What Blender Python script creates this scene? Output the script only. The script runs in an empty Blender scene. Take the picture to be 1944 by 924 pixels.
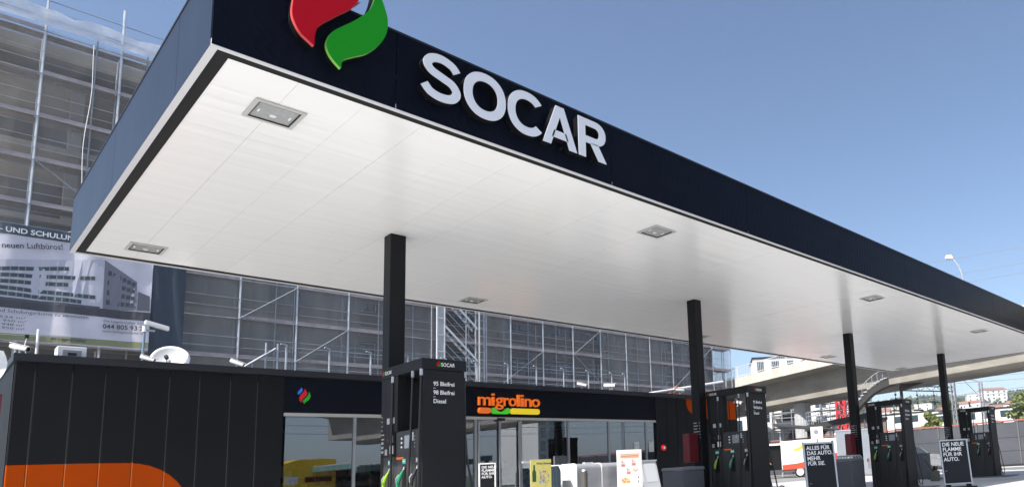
import bpy, math, random
from math import sin, cos, pi, radians, sqrt, atan2
from mathutils import Vector, Matrix
rnd = random.Random(7)
S = bpy.context.scene
C = bpy.data.collections.new('scene'); S.collection.children.link(C)

# ---------------------------------------------------------------- camera
cd = bpy.data.cameras.new('camera'); cam = bpy.data.objects.new('camera', cd); C.objects.link(cam)
S.camera = cam
YAW, PIT, ROLL = 0.882935956, 0.149077257, -0.0588182407      # yaw from +Y towards +X
fw = Vector((cos(PIT)*sin(YAW), cos(PIT)*cos(YAW), sin(PIT)))
r0 = Vector((cos(YAW), -sin(YAW), 0)); u0 = r0.cross(fw)
rt = cos(ROLL)*r0+sin(ROLL)*u0; up = -sin(ROLL)*r0+cos(ROLL)*u0
m = Matrix.Identity(4)
for i in range(3):
    m[i][0] = rt[i]; m[i][1] = up[i]; m[i][2] = -fw[i]
m[2][3] = 0.85
cam.matrix_world = m
cd.sensor_width = 36; cd.lens = 36*1313.047/1944
cd.shift_x = (972-1390.37)/1944; cd.shift_y = (690.21-462)/1944
cd.clip_start = 0.05; cd.clip_end = 6000

# ---------------------------------------------------------------- sky, sun, exposure
SUN_EL, SUN_AZ = radians(49), radians(3)      # light travels towards +X, slightly +Y
W = bpy.data.worlds.new("World"); S.world = W; W.use_nodes = True
nt = W.node_tree; nt.nodes.clear()
sky = nt.nodes.new('ShaderNodeTexSky'); sky.sky_type = 'NISHITA'; sky.sun_disc = False
sky.sun_elevation = SUN_EL; sky.sun_rotation = radians(270)-SUN_AZ
sky.altitude = 300; sky.air_density = 1.0; sky.dust_density = 1.9; sky.ozone_density = 2.6
bg = nt.nodes.new('ShaderNodeBackground'); bg.inputs[1].default_value = 0.1
wo = nt.nodes.new('ShaderNodeOutputWorld')
nt.links.new(sky.outputs[0], bg.inputs[0]); nt.links.new(bg.outputs[0], wo.inputs[0])
sd = bpy.data.lights.new('sun', 'SUN'); sun = bpy.data.objects.new('sun', sd); C.objects.link(sun)
sd.energy = 4.4; sd.angle = radians(0.5); sd.color = (1.0, 0.955, 0.89)
dv = Vector((cos(SUN_EL)*cos(SUN_AZ), cos(SUN_EL)*sin(SUN_AZ), -sin(SUN_EL)))
sun.rotation_euler = dv.to_track_quat('-Z', 'Y').to_euler()
S.view_settings.view_transform = 'Standard'; S.view_settings.look = 'None'
S.view_settings.exposure = 0.9; S.view_settings.gamma = 1
S.view_settings.use_curve_mapping = False
S.cycles.max_bounces = 8; S.cycles.transparent_max_bounces = 24

# ---------------------------------------------------------------- materials
MATS = {}
def mat(name, col=(.5,.5,.5), rough=.6, metal=0, var=0, vscale=3, bump=0, bscale=20, spec=.5, coat=0, emit=None, stretch=(1,1,1), dirt=0):
    if name in MATS: return MATS[name]
    M = bpy.data.materials.new(name); M.use_nodes = True; MATS[name] = M
    n = M.node_tree.nodes; L = M.node_tree.links; b = n['Principled BSDF']
    b.inputs['Base Color'].default_value = (*col, 1); b.inputs['Roughness'].default_value = rough
    b.inputs['Metallic'].default_value = metal; b.inputs['Specular IOR Level'].default_value = spec
    b.inputs['Coat Weight'].default_value = coat
    if emit:
        b.inputs['Emission Color'].default_value = (*emit[:3], 1); b.inputs['Emission Strength'].default_value = emit[3]
    if var or bump:
        tc = n.new('ShaderNodeTexCoord'); mp = n.new('ShaderNodeMapping'); mp.inputs['Scale'].default_value = stretch
        L.new(tc.outputs['Object'], mp.inputs[0])
    if var:
        t = n.new('ShaderNodeTexNoise'); t.inputs['Scale'].default_value = vscale; t.inputs['Detail'].default_value = 6
        t.inputs['Roughness'].default_value = .65
        L.new(mp.outputs[0], t.inputs['Vector'])
        r = n.new('ShaderNodeMapRange'); r.inputs[1].default_value = .3; r.inputs[2].default_value = .7
        r.inputs[3].default_value = 1-var; r.inputs[4].default_value = 1+var
        L.new(t.outputs['Fac'], r.inputs[0])
        v = n.new('ShaderNodeVectorMath'); v.operation = 'SCALE'; v.inputs[0].default_value = col
        L.new(r.outputs[0], v.inputs['Scale']); L.new(v.outputs[0], b.inputs['Base Color'])
        r2 = n.new('ShaderNodeMapRange'); r2.inputs[3].default_value = max(0, rough-.12*var*4); r2.inputs[4].default_value = min(1, rough+.1)
        L.new(t.outputs['Fac'], r2.inputs[0]); L.new(r2.outputs[0], b.inputs['Roughness'])
    if bump:
        t = n.new('ShaderNodeTexNoise'); t.inputs['Scale'].default_value = bscale; t.inputs['Detail'].default_value = 3
        L.new(mp.outputs[0], t.inputs['Vector'])
        bp = n.new('ShaderNodeBump'); bp.inputs['Strength'].default_value = 1; bp.inputs['Distance'].default_value = bump
        L.new(t.outputs['Fac'], bp.inputs['Height']); L.new(bp.outputs[0], b.inputs['Normal'])
    return M

def mix_transparent(name, col, alpha, vscale=1.5, rough=.8, stretch=(1,1,1), lo=.75, hi=1.25, transl=.3):
    """woven or film sheet: part of the light passes straight through, part is scattered"""
    M = bpy.data.materials.new(name); M.use_nodes = True; MATS[name] = M
    n = M.node_tree.nodes; L = M.node_tree.links; n.clear()
    out = n.new('ShaderNodeOutputMaterial'); tr = n.new('ShaderNodeBsdfTransparent')
    d = n.new('ShaderNodeBsdfDiffuse'); d.inputs[0].default_value = (*col, 1)
    tl = n.new('ShaderNodeBsdfTranslucent'); tl.inputs[0].default_value = (*col, 1)
    m0 = n.new('ShaderNodeMixShader'); m0.inputs[0].default_value = transl
    L.new(d.outputs[0], m0.inputs[1]); L.new(tl.outputs[0], m0.inputs[2])
    mx = n.new('ShaderNodeMixShader')
    tc = n.new('ShaderNodeTexCoord'); mp = n.new('ShaderNodeMapping'); mp.inputs['Scale'].default_value = stretch
    t = n.new('ShaderNodeTexNoise'); t.inputs['Scale'].default_value = vscale; t.inputs['Detail'].default_value = 5
    r = n.new('ShaderNodeMapRange'); r.inputs[1].default_value = .3; r.inputs[2].default_value = .7
    r.inputs[3].default_value = alpha*lo; r.inputs[4].default_value = min(1, alpha*hi)
    L.new(tc.outputs['Object'], mp.inputs[0]); L.new(mp.outputs[0], t.inputs['Vector']); L.new(t.outputs['Fac'], r.inputs[0])
    L.new(r.outputs[0], mx.inputs[0]); L.new(tr.outputs[0], mx.inputs[1]); L.new(m0.outputs[0], mx.inputs[2])
    L.new(mx.outputs[0], out.inputs[0]); return M

def glass_mat(name, tint, ior, refl=(1,1,1)):
    M = bpy.data.materials.new(name); M.use_nodes = True; MATS[name] = M
    n = M.node_tree.nodes; L = M.node_tree.links; n.clear()
    out = n.new('ShaderNodeOutputMaterial'); tr = n.new('ShaderNodeBsdfTransparent'); tr.inputs[0].default_value = (*tint, 1)
    g = n.new('ShaderNodeBsdfGlossy'); g.inputs['Roughness'].default_value = 0.0; g.inputs[0].default_value = (*refl, 1)
    f = n.new('ShaderNodeFresnel'); f.inputs[0].default_value = ior
    mx = n.new('ShaderNodeMixShader'); L.new(f.outputs[0], mx.inputs[0]); L.new(tr.outputs[0], mx.inputs[1]); L.new(g.outputs[0], mx.inputs[2])
    L.new(mx.outputs[0], out.inputs[0]); return M

navy = (.0035, .005, .011)
def wave_paint(name):
    """dark satin coated sheet embossed with rows of small flowing S-shaped ridges"""
    M = mat(name, navy, .30, var=.12, vscale=1.2, spec=.05)
    n = M.node_tree.nodes; L = M.node_tree.links; b = n['Principled BSDF']
    tc = n.new('ShaderNodeTexCoord'); sp = n.new('ShaderNodeSeparateXYZ'); L.new(tc.outputs['Object'], sp.inputs[0])
    def mth(op, a, bb=None):
        q = n.new('ShaderNodeMath'); q.operation = op
        for k, v in enumerate((a, bb)):
            if v is None: continue
            if isinstance(v, (int, float)): q.inputs[k].default_value = v
            else: L.new(v, q.inputs[k])
        return q.outputs[0]
    xy = mth('ADD', sp.outputs[0], sp.outputs[1])
    s = mth('SINE', mth('MULTIPLY', sp.outputs[2], 22))
    tl = mth('MULTIPLY', sp.outputs[2], .45)
    nz = n.new('ShaderNodeTexNoise'); nz.inputs['Scale'].default_value = 2.2; L.new(tc.outputs['Object'], nz.inputs[0])
    h = mth('SINE', mth('MULTIPLY', mth('ADD', mth('ADD', xy, tl), mth('ADD', mth('MULTIPLY', s, .05), mth('MULTIPLY', nz.outputs['Fac'], .25))), 27))
    h = mth('MULTIPLY', mth('MAXIMUM', mth('SUBTRACT', mth('ABSOLUTE', h), .55), 0), nz.outputs['Fac'])
    bp = n.new('ShaderNodeBump'); bp.inputs['Strength'].default_value = .8; bp.inputs['Distance'].default_value = .011
    L.new(h, bp.inputs['Height']); L.new(bp.outputs[0], b.inputs['Normal'])
    return M

M_fascia = wave_paint('embossed_navy_sheet')
M_side = mat('plain_navy_sheet', (.010,.0125,.022), .28, spec=.3, var=.05, vscale=.8)
M_clad = mat('anthracite_cladding', (.0066,.0068,.0085), .5, spec=.12, var=.15, vscale=.7, bump=.0006, bscale=3)
M_coping = mat('coping_metal', (.016,.017,.023), .4, spec=.3, var=.1)
M_orange = mat('orange_foil', (.38,.05,.0), .6, spec=.03, var=.06, vscale=1.0)
M_pump = mat('pump_anthracite', (.012,.0123,.0145), .5, spec=.18, var=.12, vscale=2, bump=.0003, bscale=300)
M_pumpl = mat('pump_grey_panel', (.036,.036,.038), .4, spec=.3, var=.08, vscale=4)
M_black = mat('black_plastic', (.006,.006,.007), .4, spec=.25, var=.1)
M_rubber = mat('rubber_hose', (.012,.012,.013), .45)
M_col = mat('column_paint', (.005,.0052,.0065), .45, spec=.18, var=.2, vscale=1.5)
M_white = mat('white_paint', (.78,.78,.77), .4, var=.04)
M_letter = mat('letter_face', (.60,.62,.67), .45, spec=.3)
M_letterside = mat('letter_return', (.004,.004,.005), .7, spec=.1)
M_silver = mat('brushed_aluminium', (.55,.56,.58), .35, metal=.6, var=.08, vscale=8)
M_galv = mat('galvanised_steel', (.42,.44,.47), .45, metal=.35, var=.25, vscale=6)
M_red = mat('red_acrylic', (.38,.0,.008), .4, spec=.15)
M_green = mat('green_acrylic', (.008,.23,.008), .4, spec=.15)
M_blue = mat('blue_acrylic', (.01,.12,.5), .3)
M_dred = mat('dark_red_box', (.12,.003,.010), .4, var=.1)
M_print = mat('white_print', (.85,.85,.85), .5)
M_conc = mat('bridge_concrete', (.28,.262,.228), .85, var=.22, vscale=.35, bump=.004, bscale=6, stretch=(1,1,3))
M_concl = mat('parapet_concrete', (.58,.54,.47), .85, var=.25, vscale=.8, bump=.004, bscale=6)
M_glass = glass_mat('shop_glass', (.55,.57,.58), 3.0, (.85,.9,1))
M_wglass = mat('window_glass', (.03,.045,.06), .06, spec=1.0, coat=.5)
M_lens = mat('lamp_lens', (.35,.36,.36), .18, var=.12, vscale=20, bump=.002, bscale=60)

def soffit():
    M = mat('soffit_white', (.90,.895,.88), .24, spec=.8)
    n = M.node_tree.nodes; L = M.node_tree.links; b = n['Principled BSDF']
    tc = n.new('ShaderNodeTexCoord'); mp = n.new('ShaderNodeMapping'); mp.inputs['Scale'].default_value = (.45, 5.5, 1)
    L.new(tc.outputs['Object'], mp.inputs[0])
    t = n.new('ShaderNodeTexNoise'); t.inputs['Scale'].default_value = .9; t.inputs['Detail'].default_value = 1.5; t.inputs['Distortion'].default_value = .6
    L.new(mp.outputs[0], t.inputs[0])
    mp2 = n.new('ShaderNodeMapping'); mp2.inputs['Scale'].default_value = (.25, 2.6, 1); L.new(tc.outputs['Object'], mp2.inputs[0])
    w = n.new('ShaderNodeTexWave'); w.bands_direction = 'Y'; w.inputs['Scale'].default_value = .33; w.inputs['Distortion'].default_value = .4
    L.new(mp2.outputs[0], w.inputs[0])
    pw = n.new('ShaderNodeMath'); pw.operation = 'POWER'; pw.inputs[1].default_value = 30; L.new(w.outputs['Fac'], pw.inputs[0])
    ad = n.new('ShaderNodeMath'); ad.operation = 'MULTIPLY_ADD'; ad.inputs[1].default_value = .0
    L.new(pw.outputs[0], ad.inputs[0]); L.new(t.outputs['Fac'], ad.inputs[2])
    bp = n.new('ShaderNodeBump'); bp.inputs['Strength'].default_value = 1; bp.inputs['Distance'].default_value = .0058
    L.new(ad.outputs[0], bp.inputs['Height']); L.new(bp.outputs[0], b.inputs['Normal'])
    r = n.new('ShaderNodeMapRange'); r.inputs[3].default_value = .15; r.inputs[4].default_value = .24
    L.new(t.outputs['Fac'], r.inputs[0]); L.new(r.outputs[0], b.inputs['Roughness'])
    return M
M_soffit = soffit()

# ---------------------------------------------------------------- builders
def wloc(o):
    v = Vector((0,0,0))
    while o: v += o.location; o = o.parent
    return v
class MB:
    def __init__(s): s.v = []; s.f = []
    def quad(s, a, b, c, d): k = len(s.v); s.v += [a,b,c,d]; s.f.append((k,k+1,k+2,k+3)); return s
    def box(s, x0, x1, y0, y1, z0, z1):
        k = len(s.v); s.v += [(x,y,z) for z in (z0,z1) for y in (y0,y1) for x in (x0,x1)]
        s.f += [tuple(k+i for i in q) for q in ((0,2,3,1),(4,5,7,6),(0,1,5,4),(2,6,7,3),(0,4,6,2),(1,3,7,5))]; return s
    def tube(s, p, q, r, n=6, r2=None, caps=True):
        p = Vector(p); q = Vector(q); d = (q-p).normalized(); r2 = r if r2 is None else r2
        a = d.orthogonal().normalized(); b = d.cross(a); k = len(s.v)
        for c, rr in ((p, r), (q, r2)):
            for i in range(n):
                t = 2*pi*i/n; s.v.append(tuple(c+rr*(cos(t)*a+sin(t)*b)))
        for i in range(n): j = (i+1) % n; s.f.append((k+i, k+j, k+n+j, k+n+i))
        if caps: s.f.append(tuple(k+i for i in reversed(range(n)))); s.f.append(tuple(k+n+i for i in range(n)))
        return s
    def path(s, pts, r, n=8):
        P = [Vector(p) for p in pts]; k = len(s.v); a = None
        for i, p in enumerate(P):
            d = (P[min(i+1, len(P)-1)]-P[max(i-1, 0)]).normalized()
            if a is None: a = d.orthogonal().normalized()
            a = (a-d*a.dot(d)).normalized(); b = d.cross(a)
            rr = r[i] if isinstance(r, (list, tuple)) else r
            for j in range(n): t = 2*pi*j/n; s.v.append(tuple(p+rr*(cos(t)*a+sin(t)*b)))
        for i in range(len(P)-1):
            for j in range(n):
                q = (j+1) % n; s.f.append((k+i*n+j, k+i*n+q, k+(i+1)*n+q, k+(i+1)*n+j))
        s.f.append(tuple(k+j for j in reversed(range(n)))); s.f.append(tuple(k+(len(P)-1)*n+j for j in range(n)))
        return s
    def prism(s, pts, o, u, v, w, d0, d1):
        """polygon pts in the (u,v) plane at o, from depth d0 to d1 along w (outward)"""
        o, u, v, w = map(Vector, (o, u, v, w)); k = len(s.v); n = len(pts)
        for d in (d0, d1):
            for a, b in pts: s.v.append(tuple(o+u*a+v*b+w*d))
        s.f.append(tuple(k+n+i for i in range(n))); s.f.append(tuple(k+i for i in reversed(range(n))))
        for i in range(n): j = (i+1) % n; s.f.append((k+i, k+j, k+n+j, k+n+i))
        return s
    def build(s, name, mt, parent=None, world=False, smooth=False, bevel=0):
        me = bpy.data.meshes.new(name)
        vv = s.v
        if world and parent:
            o = wloc(parent); vv = [(x-o.x, y-o.y, z-o.z) for x, y, z in vv]
        me.from_pydata(vv, [], s.f); me.validate(); me.materials.append(mt)
        if smooth:
            me.shade_smooth()
            try: me.set_sharp_from_angle(angle=radians(40))
            except Exception: pass
        ob = bpy.data.objects.new(name, me); C.objects.link(ob)
        if parent: ob.parent = parent
        if bevel:
            md = ob.modifiers.new('bevel', 'BEVEL'); md.width = bevel; md.segments = 2; md.limit_method = 'ANGLE'
        return ob
def box(name, b, mt, parent=None, world=False, bevel=0): return MB().box(*b).build(name, mt, parent, world, bevel=bevel)
def tag(o, label=None, cat=None, group=None, kind=None):
    if label: o['label'] = label
    if cat: o['category'] = cat
    if group: o['group'] = group
    if kind: o['kind'] = kind
    return o
def thing(name, label, cat, loc=(0,0,0), rz=0, group=None):
    o = bpy.data.objects.new(name, None); C.objects.link(o); o.location = loc; o.rotation_euler = (0,0,rz)
    o.empty_display_size = .2
    return tag(o, label, cat, group)
def kids(o): return [c for c in C.objects if c.parent == o]
def dup(o, parent=None, loc=None, rz=None, label=None):
    c = o.copy(); C.objects.link(c); c.parent = parent
    if loc is not None: c.location = loc
    if rz is not None: c.rotation_euler = (0,0,rz)
    if label: c['label'] = label
    for k in kids(o): dup(k, c)
    return c
_txt = {}
def text_polys(s, bold=0.0, extr=0.0, res=4):
    key = (s, bold, extr, res)
    if key in _txt: return _txt[key]
    c = bpy.data.curves.new('t', 'FONT'); c.body = s; c.size = 1; c.offset = bold; c.extrude = extr; c.resolution_u = res
    o = bpy.data.objects.new('t', c); C.objects.link(o)
    dg = bpy.context.evaluated_depsgraph_get(); dg.update()
    me = bpy.data.meshes.new_from_object(o.evaluated_get(dg))
    r = ([tuple(v.co) for v in me.vertices], [tuple(p.vertices) for p in me.polygons])
    bpy.data.objects.remove(o); bpy.data.curves.remove(c); bpy.data.meshes.remove(me)
    _txt[key] = r; return r
def text(name, s, o, u, v, w, size, mt, parent, bold=.0, extr=.0, fit=None, width=None, world=False, res=3, lift=0):
    """text with its left baseline at o; fit=(width,height) stretches the outline to that box"""
    V, F = text_polys(s, bold, extr/size if extr else 0, res)
    if not V: return None
    x0 = min(p[0] for p in V); x1 = max(p[0] for p in V); y0 = min(p[1] for p in V); y1 = max(p[1] for p in V)
    sx = sy = size; ox = oy = 0
    if width: sx = width/(x1-x0); sy = size
    if fit: sx = fit[0]/(x1-x0); sy = fit[1]/(y1-y0); ox, oy = x0, y0
    o, u, v, w = map(Vector, (o, u, v, w)); mb = MB()
    mb.v = [tuple(o+u*((p[0]-ox)*sx)+v*((p[1]-oy)*sy)+w*(p[2]*size+lift)) for p in V]; mb.f = list(F)
    return mb.build(name, mt, parent, world)
NY = ((1,0,0), (0,0,1), (0,-1,0))      # plane facing -Y
NX = ((0,-1,0), (0,0,1), (-1,0,0))     # plane facing -X
# ================================================================ setting
M_asph = mat('asphalt', (.24,.24,.235), .9, var=.25, vscale=.4, bump=.003, bscale=60)
M_fore = mat('forecourt_concrete', (.49,.487,.475), .8, var=.16, vscale=.35, bump=.002, bscale=50)
M_grass = mat('grass', (.05,.075,.025), .95, var=.35, vscale=.05)
tag(box('ground', (-1600, 1600, -1600, 1600, -.5, -.012), M_grass), kind='structure')
tag(MB().quad((-120,-60,-.008),(140,-60,-.008),(140,70,-.008),(-120,70,-.008)).build('asphalt_yard', M_asph), kind='structure')
# forecourt slabs with joints: thin gaps show the asphalt-dark joint below
mb = MB()
for i in range(-6, 9):
    for j in range(-4, 4):
        mb.box(i*4.8-.9, i*4.8+3.885, j*4.8-.9+2.3, j*4.8+3.885+2.3, -.006, 0)
tag(mb.build('forecourt', M_fore), kind='structure')
tag(MB().box(43.6, 44.3, -20, 24, -.008, .13).build('kerb', M_white), kind='structure')
tag(MB().box(35.2, 41.2, -20, 24, -.0075, -.004).build('road', mat('pale_paving', (.5,.49,.46), .85, var=.1)), kind='structure')
tag(MB().box(33.9, 34.2, 2, 20, -.006, .12).build('kerb_stone', mat('kerb_granite', (.16,.16,.16), .8, var=.2, vscale=3)), kind='structure')

# ================================================================ canopy
X0, X1, Y0, Y1, ZB, ZT = 1.39, 27.2, 6.46, 13.57, 4.53, 5.345
can = thing('petrol_canopy', 'long flat petrol station canopy with dark navy fascia, white soffit and slim black columns', 'canopy', (14.3, 10.0, 0))
box('roof_deck', (X0+.06, X1-.06, Y0+.06, Y1-.06, ZB+.12, ZT-.15), M_coping, can, True)
# fascia panels, front and back in X, ends in Y; 6 mm joints
mb_core = MB()
for (a, b, c, d) in ((X0+.02, X1-.02, Y0+.02, Y0+.055), (X0+.02, X1-.02, Y1-.055, Y1-.02)): mb_core.box(a, b, c, d, ZB+.06, ZT-.01)
for (a, b) in ((X0+.02, X0+.055), (X1-.055, X1-.02)): mb_core.box(a, b, Y0+.06, Y1-.06, ZB+.06, ZT-.01)
mb_core.build('fascia_frame', M_black, can, True)
xs = [X0, 2.885, 5.64, 8.46, 11.3, 14.15, 16.98, 19.7, 22.4, 25.0, X1]
for a, b in zip(xs, xs[1:]):
    box('fascia_panel', (a+.004, b-.004, Y0, Y0+.018, ZB+.001, ZT), M_fascia, can, True)
    box('fascia_panel', (a+.004, b-.004, Y1-.018, Y1, ZB+.001, ZT), M_fascia, can, True)
ys = [Y0+.02, 7.6, 10.5, Y1-.02]
for a, b in zip(ys, ys[1:]):
    box('fascia_panel', (X0, X0+.018, a+.004, b-.004, ZB+.001, ZT), M_side, can, True)
    box('fascia_panel', (X1-.018, X1, a+.004, b-.004, ZB+.001, ZT), M_side, can, True)
mb = MB().box(X0-.006, X1+.006, Y0-.006, Y0+.09, ZT, ZT+.02).box(X0-.006, X1+.006, Y1-.09, Y1+.006, ZT, ZT+.02)
mb.box(X0-.006, X0+.09, Y0+.09, Y1-.09, ZT, ZT+.02).box(X1-.09, X1+.006, Y0+.09, Y1-.09, ZT, ZT+.02)
mb.build('coping', M_coping, can, True)
M_trim = mat('trim_white', (.62,.62,.64), .35)
def ring(z0, z1, o, w, name, mt, back=True):
    m = MB().box(X0+o, X1-o, Y0+o, Y0+o+w, z0, z1).box(X0+o, X0+o+w, Y0+o+w, Y1-o-w, z0, z1).box(X1-o-w, X1-o, Y0+o+w, Y1-o-w, z0, z1)
    m.box(X0+o, X1-o, Y1-o-w, Y1-o, z0, z1)
    return m.build(name, mt, can, True)
ring(ZB-.004, ZB+.05, .003, .055, 'light_trim', M_trim)
ring(ZB+.006, ZB+.05, .0585, .1, 'shadow_gap', mat('gap_black', (.004,.004,.004), .9))
# soffit panels 0.574 wide running across the canopy
k = 0; x = X0+.125; step = .5745
while x < X1-.13:
    e = min(x+step, X1-.125)
    dz = rnd.uniform(-.0012, .0012)
    m_ = MB(); n_ = 12
    y_a, y_b = Y0+.155, Y1-.125
    m_.box(x+.0012, e-.0012, y_a, y_b, ZB+.012+dz, ZB+.03+dz)
    m_.build('ceiling_panel', M_soffit, can, True)
    x += step; k += 1
# columns
M_stk = mat('sticker_white', (.30,.30,.31), .5)
colx = [4.395, 10.90, 17.53, 24.18]
for cx in colx:
    c = MB().box(cx, cx+.225, 9.935, 10.16, 0, ZB+.012).build('column', M_col, can, True, bevel=.012)
    m_ = MB()
    for q in range(9):
        z = 1.34+q*.062; wd = rnd.uniform(.09, .15) if q > 2 else .07
        m_.box(cx-.003, cx-.0015, 10.13-wd, 10.13, z, z+.02+(.015 if q < 3 else 0))
        if q > 2: m_.box(cx-.003, cx-.0015, 9.95, 9.972, z, z+.02)
    m_.build('info_sticker', M_stk, c, True)

# recessed soffit lights
def soffit_light(x, y, label, near):
    t = thing('ceiling_light', label, 'ceiling light', (x, y, ZB), group='recessed square lights in the canopy ceiling')
    h = .215
    mb = MB().box(-h, h, -h, -h+.035, -.006, .006).box(-h, h, h-.035, h, -.006, .006).box(-h, -h+.035, -h+.035, h-.035, -.006, .006).box(h-.035, h, -h+.035, h-.035, -.006, .006)
    mb.build('frame', mat('light_frame', (.50,.50,.48), .4), t)
    MB().box(-h+.035, h-.035, -h+.035, h-.035, .0065, .009).build('lens', M_lens, t)
    if near:
        MB().box(-h+.035, h-.035, -h+.035, -h+.045, -.004, .006).box(-h+.035, -h+.045, -h+.045, h-.035, -.004, .006).box(h-.045, h-.035, -h+.045, h-.035, -.004, .006).box(-h+.045, h-.045, h-.045, h-.035, -.004, .006).build('gasket', M_black, t)
        q = MB(); q.tube((0, .05, -.001), (0, .05, .006), .03, 14); q.build('bulb', mat('bulb', (.75,.75,.75), .3), t)
        MB().box(-.14, -.125, -.02, .04, -.001, .006).build('clip', M_print, t); MB().box(.125, .14, -.02, .04, -.001, .006).build('clip', M_print, t)
lx = [2.12, 7.30, 14.20, 20.90, 26.62]
nm = ['nearest the lettered corner, first in the front row', 'second in the front row, beyond the first column', 'third in the front row, above the gap before the third column', 'fourth in the front row, above the fourth column', 'last in the front row at the far end']
nb = ['first in the back row, at the left rear corner', 'second in the back row, just right of the first column', 'third in the back row, beside the second column top', 'fourth in the back row, left of the third column', 'last in the back row at the far rear corner']
for x, a, b in zip(lx, nm, nb):
    soffit_light(x, 7.36, 'square recessed ceiling light %s' % a, True)
    soffit_light(x, 12.75, 'square recessed ceiling light %s' % b, x < 8)

# roof lettering
Y = Y0
let = thing('canopy_lettering', 'raised silver white letters reading SOCAR on the dark canopy fascia', 'sign', (4.25, Y-.12, 4.70))
def cat_curve(P, n=8):
    R = []
    Q = [P[0]]+list(P)+[P[-1]]
    for i in range(1, len(Q)-2):
        p0, p1, p2, p3 = Q[i-1:i+3]
        for k in range(n):
            t = k/n
            R.append(tuple(.5*((2*p1[c])+(-p0[c]+p2[c])*t+(2*p0[c]-5*p1[c]+4*p2[c]-p3[c])*t*t+(-p0[c]+3*p1[c]-3*p2[c]+p3[c])*t**3) for c in (0, 1)))
    R.append(tuple(P[-1])); return R
def stroke(P, w):
    L_, R_s = [], []
    for i, p in enumerate(P):
        a = Vector(P[max(i-1, 0)]); b = Vector(P[min(i+1, len(P)-1)]); d = (b-a).normalized(); n_ = Vector((-d.y, d.x))*w/2
        L_.append((p[0]+n_.x, p[1]+n_.y)); R_s.append((p[0]-n_.x, p[1]-n_.y))
    return L_, R_s
def strips(loops):
    """loops: list of (left, right) point lists or plain polygons -> list of polygons (quads)"""
    out = []
    for L_, R_s in loops:
        for i in range(len(L_)-1): out.append([L_[i], L_[i+1], R_s[i+1], R_s[i]])
    return out
sw_ = .094
def ell(cx, cy, rx, ry, a0, a1, n=40): return [(cx+rx*abs(cos(t))**.92*(1 if cos(t) > 0 else -1), cy+ry*abs(sin(t))**.92*(1 if sin(t) > 0 else -1)) for t in [a0+(a1-a0)*i/n for i in range(n+1)]]
SOLID = {}
Sc = cat_curve([(.375,.372),(.325,.43),(.218,.463),(.118,.44),(.072,.372),(.112,.305),(.218,.265),(.325,.225),(.372,.145),(.325,.068),(.215,.042),(.105,.068),(.04,.135)], 6)
SOLID['S'] = strips([stroke(Sc, sw_*.93)])
SOLID['O'] = strips([(ell(.245,.2525,.245,.261,0,2*pi), ell(.245,.2525,.148,.166,0,2*pi))])
SOLID['C'] = strips([(ell(.25,.2525,.25,.261,radians(38),radians(322)), ell(.25,.2525,.153,.166,radians(42),radians(318)))])
SOLID['A'] = [[(0,0),(.113,0),(.2435,.375),(.2435,.505),(.185,.505)],[(.487,0),(.302,.505),(.2435,.505),(.2435,.375),(.374,0)],[(.125,.10),(.362,.10),(.33,.19),(.157,.19)]]
Rb = ell(.25,.35,.165,.155,radians(90),radians(-90),16); Ri = ell(.25,.35,.062,.068,radians(90),radians(-90),16)
SOLID['R'] = [[(0,0),(.105,0),(.105,.505),(0,.505)],[(.105,.418),(.25,.418),(.25,.505),(.105,.505)],[(.105,.195),(.25,.195),(.25,.282),(.105,.282)],[(.175,.2),(.292,.21),(.42,0),(.297,0)]]+strips([(Rb, Ri)])
def poly_mesh(polys, o, u, v, w, d0, d1):
    """union of convex pieces, welded along shared edges so that only the outline gets side walls"""
    from collections import Counter
    key = lambda p: (round(p[0], 5), round(p[1], 5)); idx = {}; V2 = []; F2 = []
    for P in polys:
        f = []
        for p in P:
            k = key(p)
            if k not in idx: idx[k] = len(V2); V2.append(k)
            if not f or f[-1] != idx[k]: f.append(idx[k])
        if len(f) > 2 and f[0] == f[-1]: f = f[:-1]
        ar = sum(V2[f[i]][0]*V2[f[(i+1) % len(f)]][1]-V2[f[(i+1) % len(f)]][0]*V2[f[i]][1] for i in range(len(f)))
        if len(f) > 2 and abs(ar) > 1e-7: F2.append(f if ar > 0 else f[::-1])
    ed = Counter(); 
    for f in F2:
        for i in range(len(f)): ed[tuple(sorted((f[i], f[(i+1) % len(f)])))] += 1
    o, u, v, w = map(Vector, (o, u, v, w)); m_ = MB(); n = len(V2)
    for d in (d0, d1):
        for a, b in V2: m_.v.append(tuple(o+u*a+v*b+w*d))
    for f in F2:
        m_.f.append(tuple(n+i for i in f))
        for i in range(len(f)):
            a, b = f[i], f[(i+1) % len(f)]
            if ed[tuple(sorted((a, b)))] == 1: m_.f.append((a, b, n+b, n+a))
    return m_
for ch, a, b, w0 in (('S', 3.055, 3.49, .42), ('O', 3.52, 4.015, .49), ('C', 4.04, 4.49, .46), ('A', 4.493, 4.98, .487), ('R', 5.005, 5.435, .42)):
    k = (b-a)/w0
    P_ = [[(x*k, y) for x, y in q] for q in SOLID[ch]]
    f = poly_mesh(P_, (a, Y, 4.70), *NY, .137, .145).build('letter', M_letter, let, True)
    P2 = [[(x*k*.985+.003, y*.985+.004) for x, y in q] for q in SOLID[ch]]
    poly_mesh(P2, (a, Y, 4.70), *NY, .045, .1365).build('letter_return', M_letterside, f, True)
    for q in (.3, .7): MB().tube((a+(b-a)*q, Y-.05, 4.75), (a+(b-a)*q, Y+.002, 4.75), .012).build('stand_off', M_black, f, True)

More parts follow.
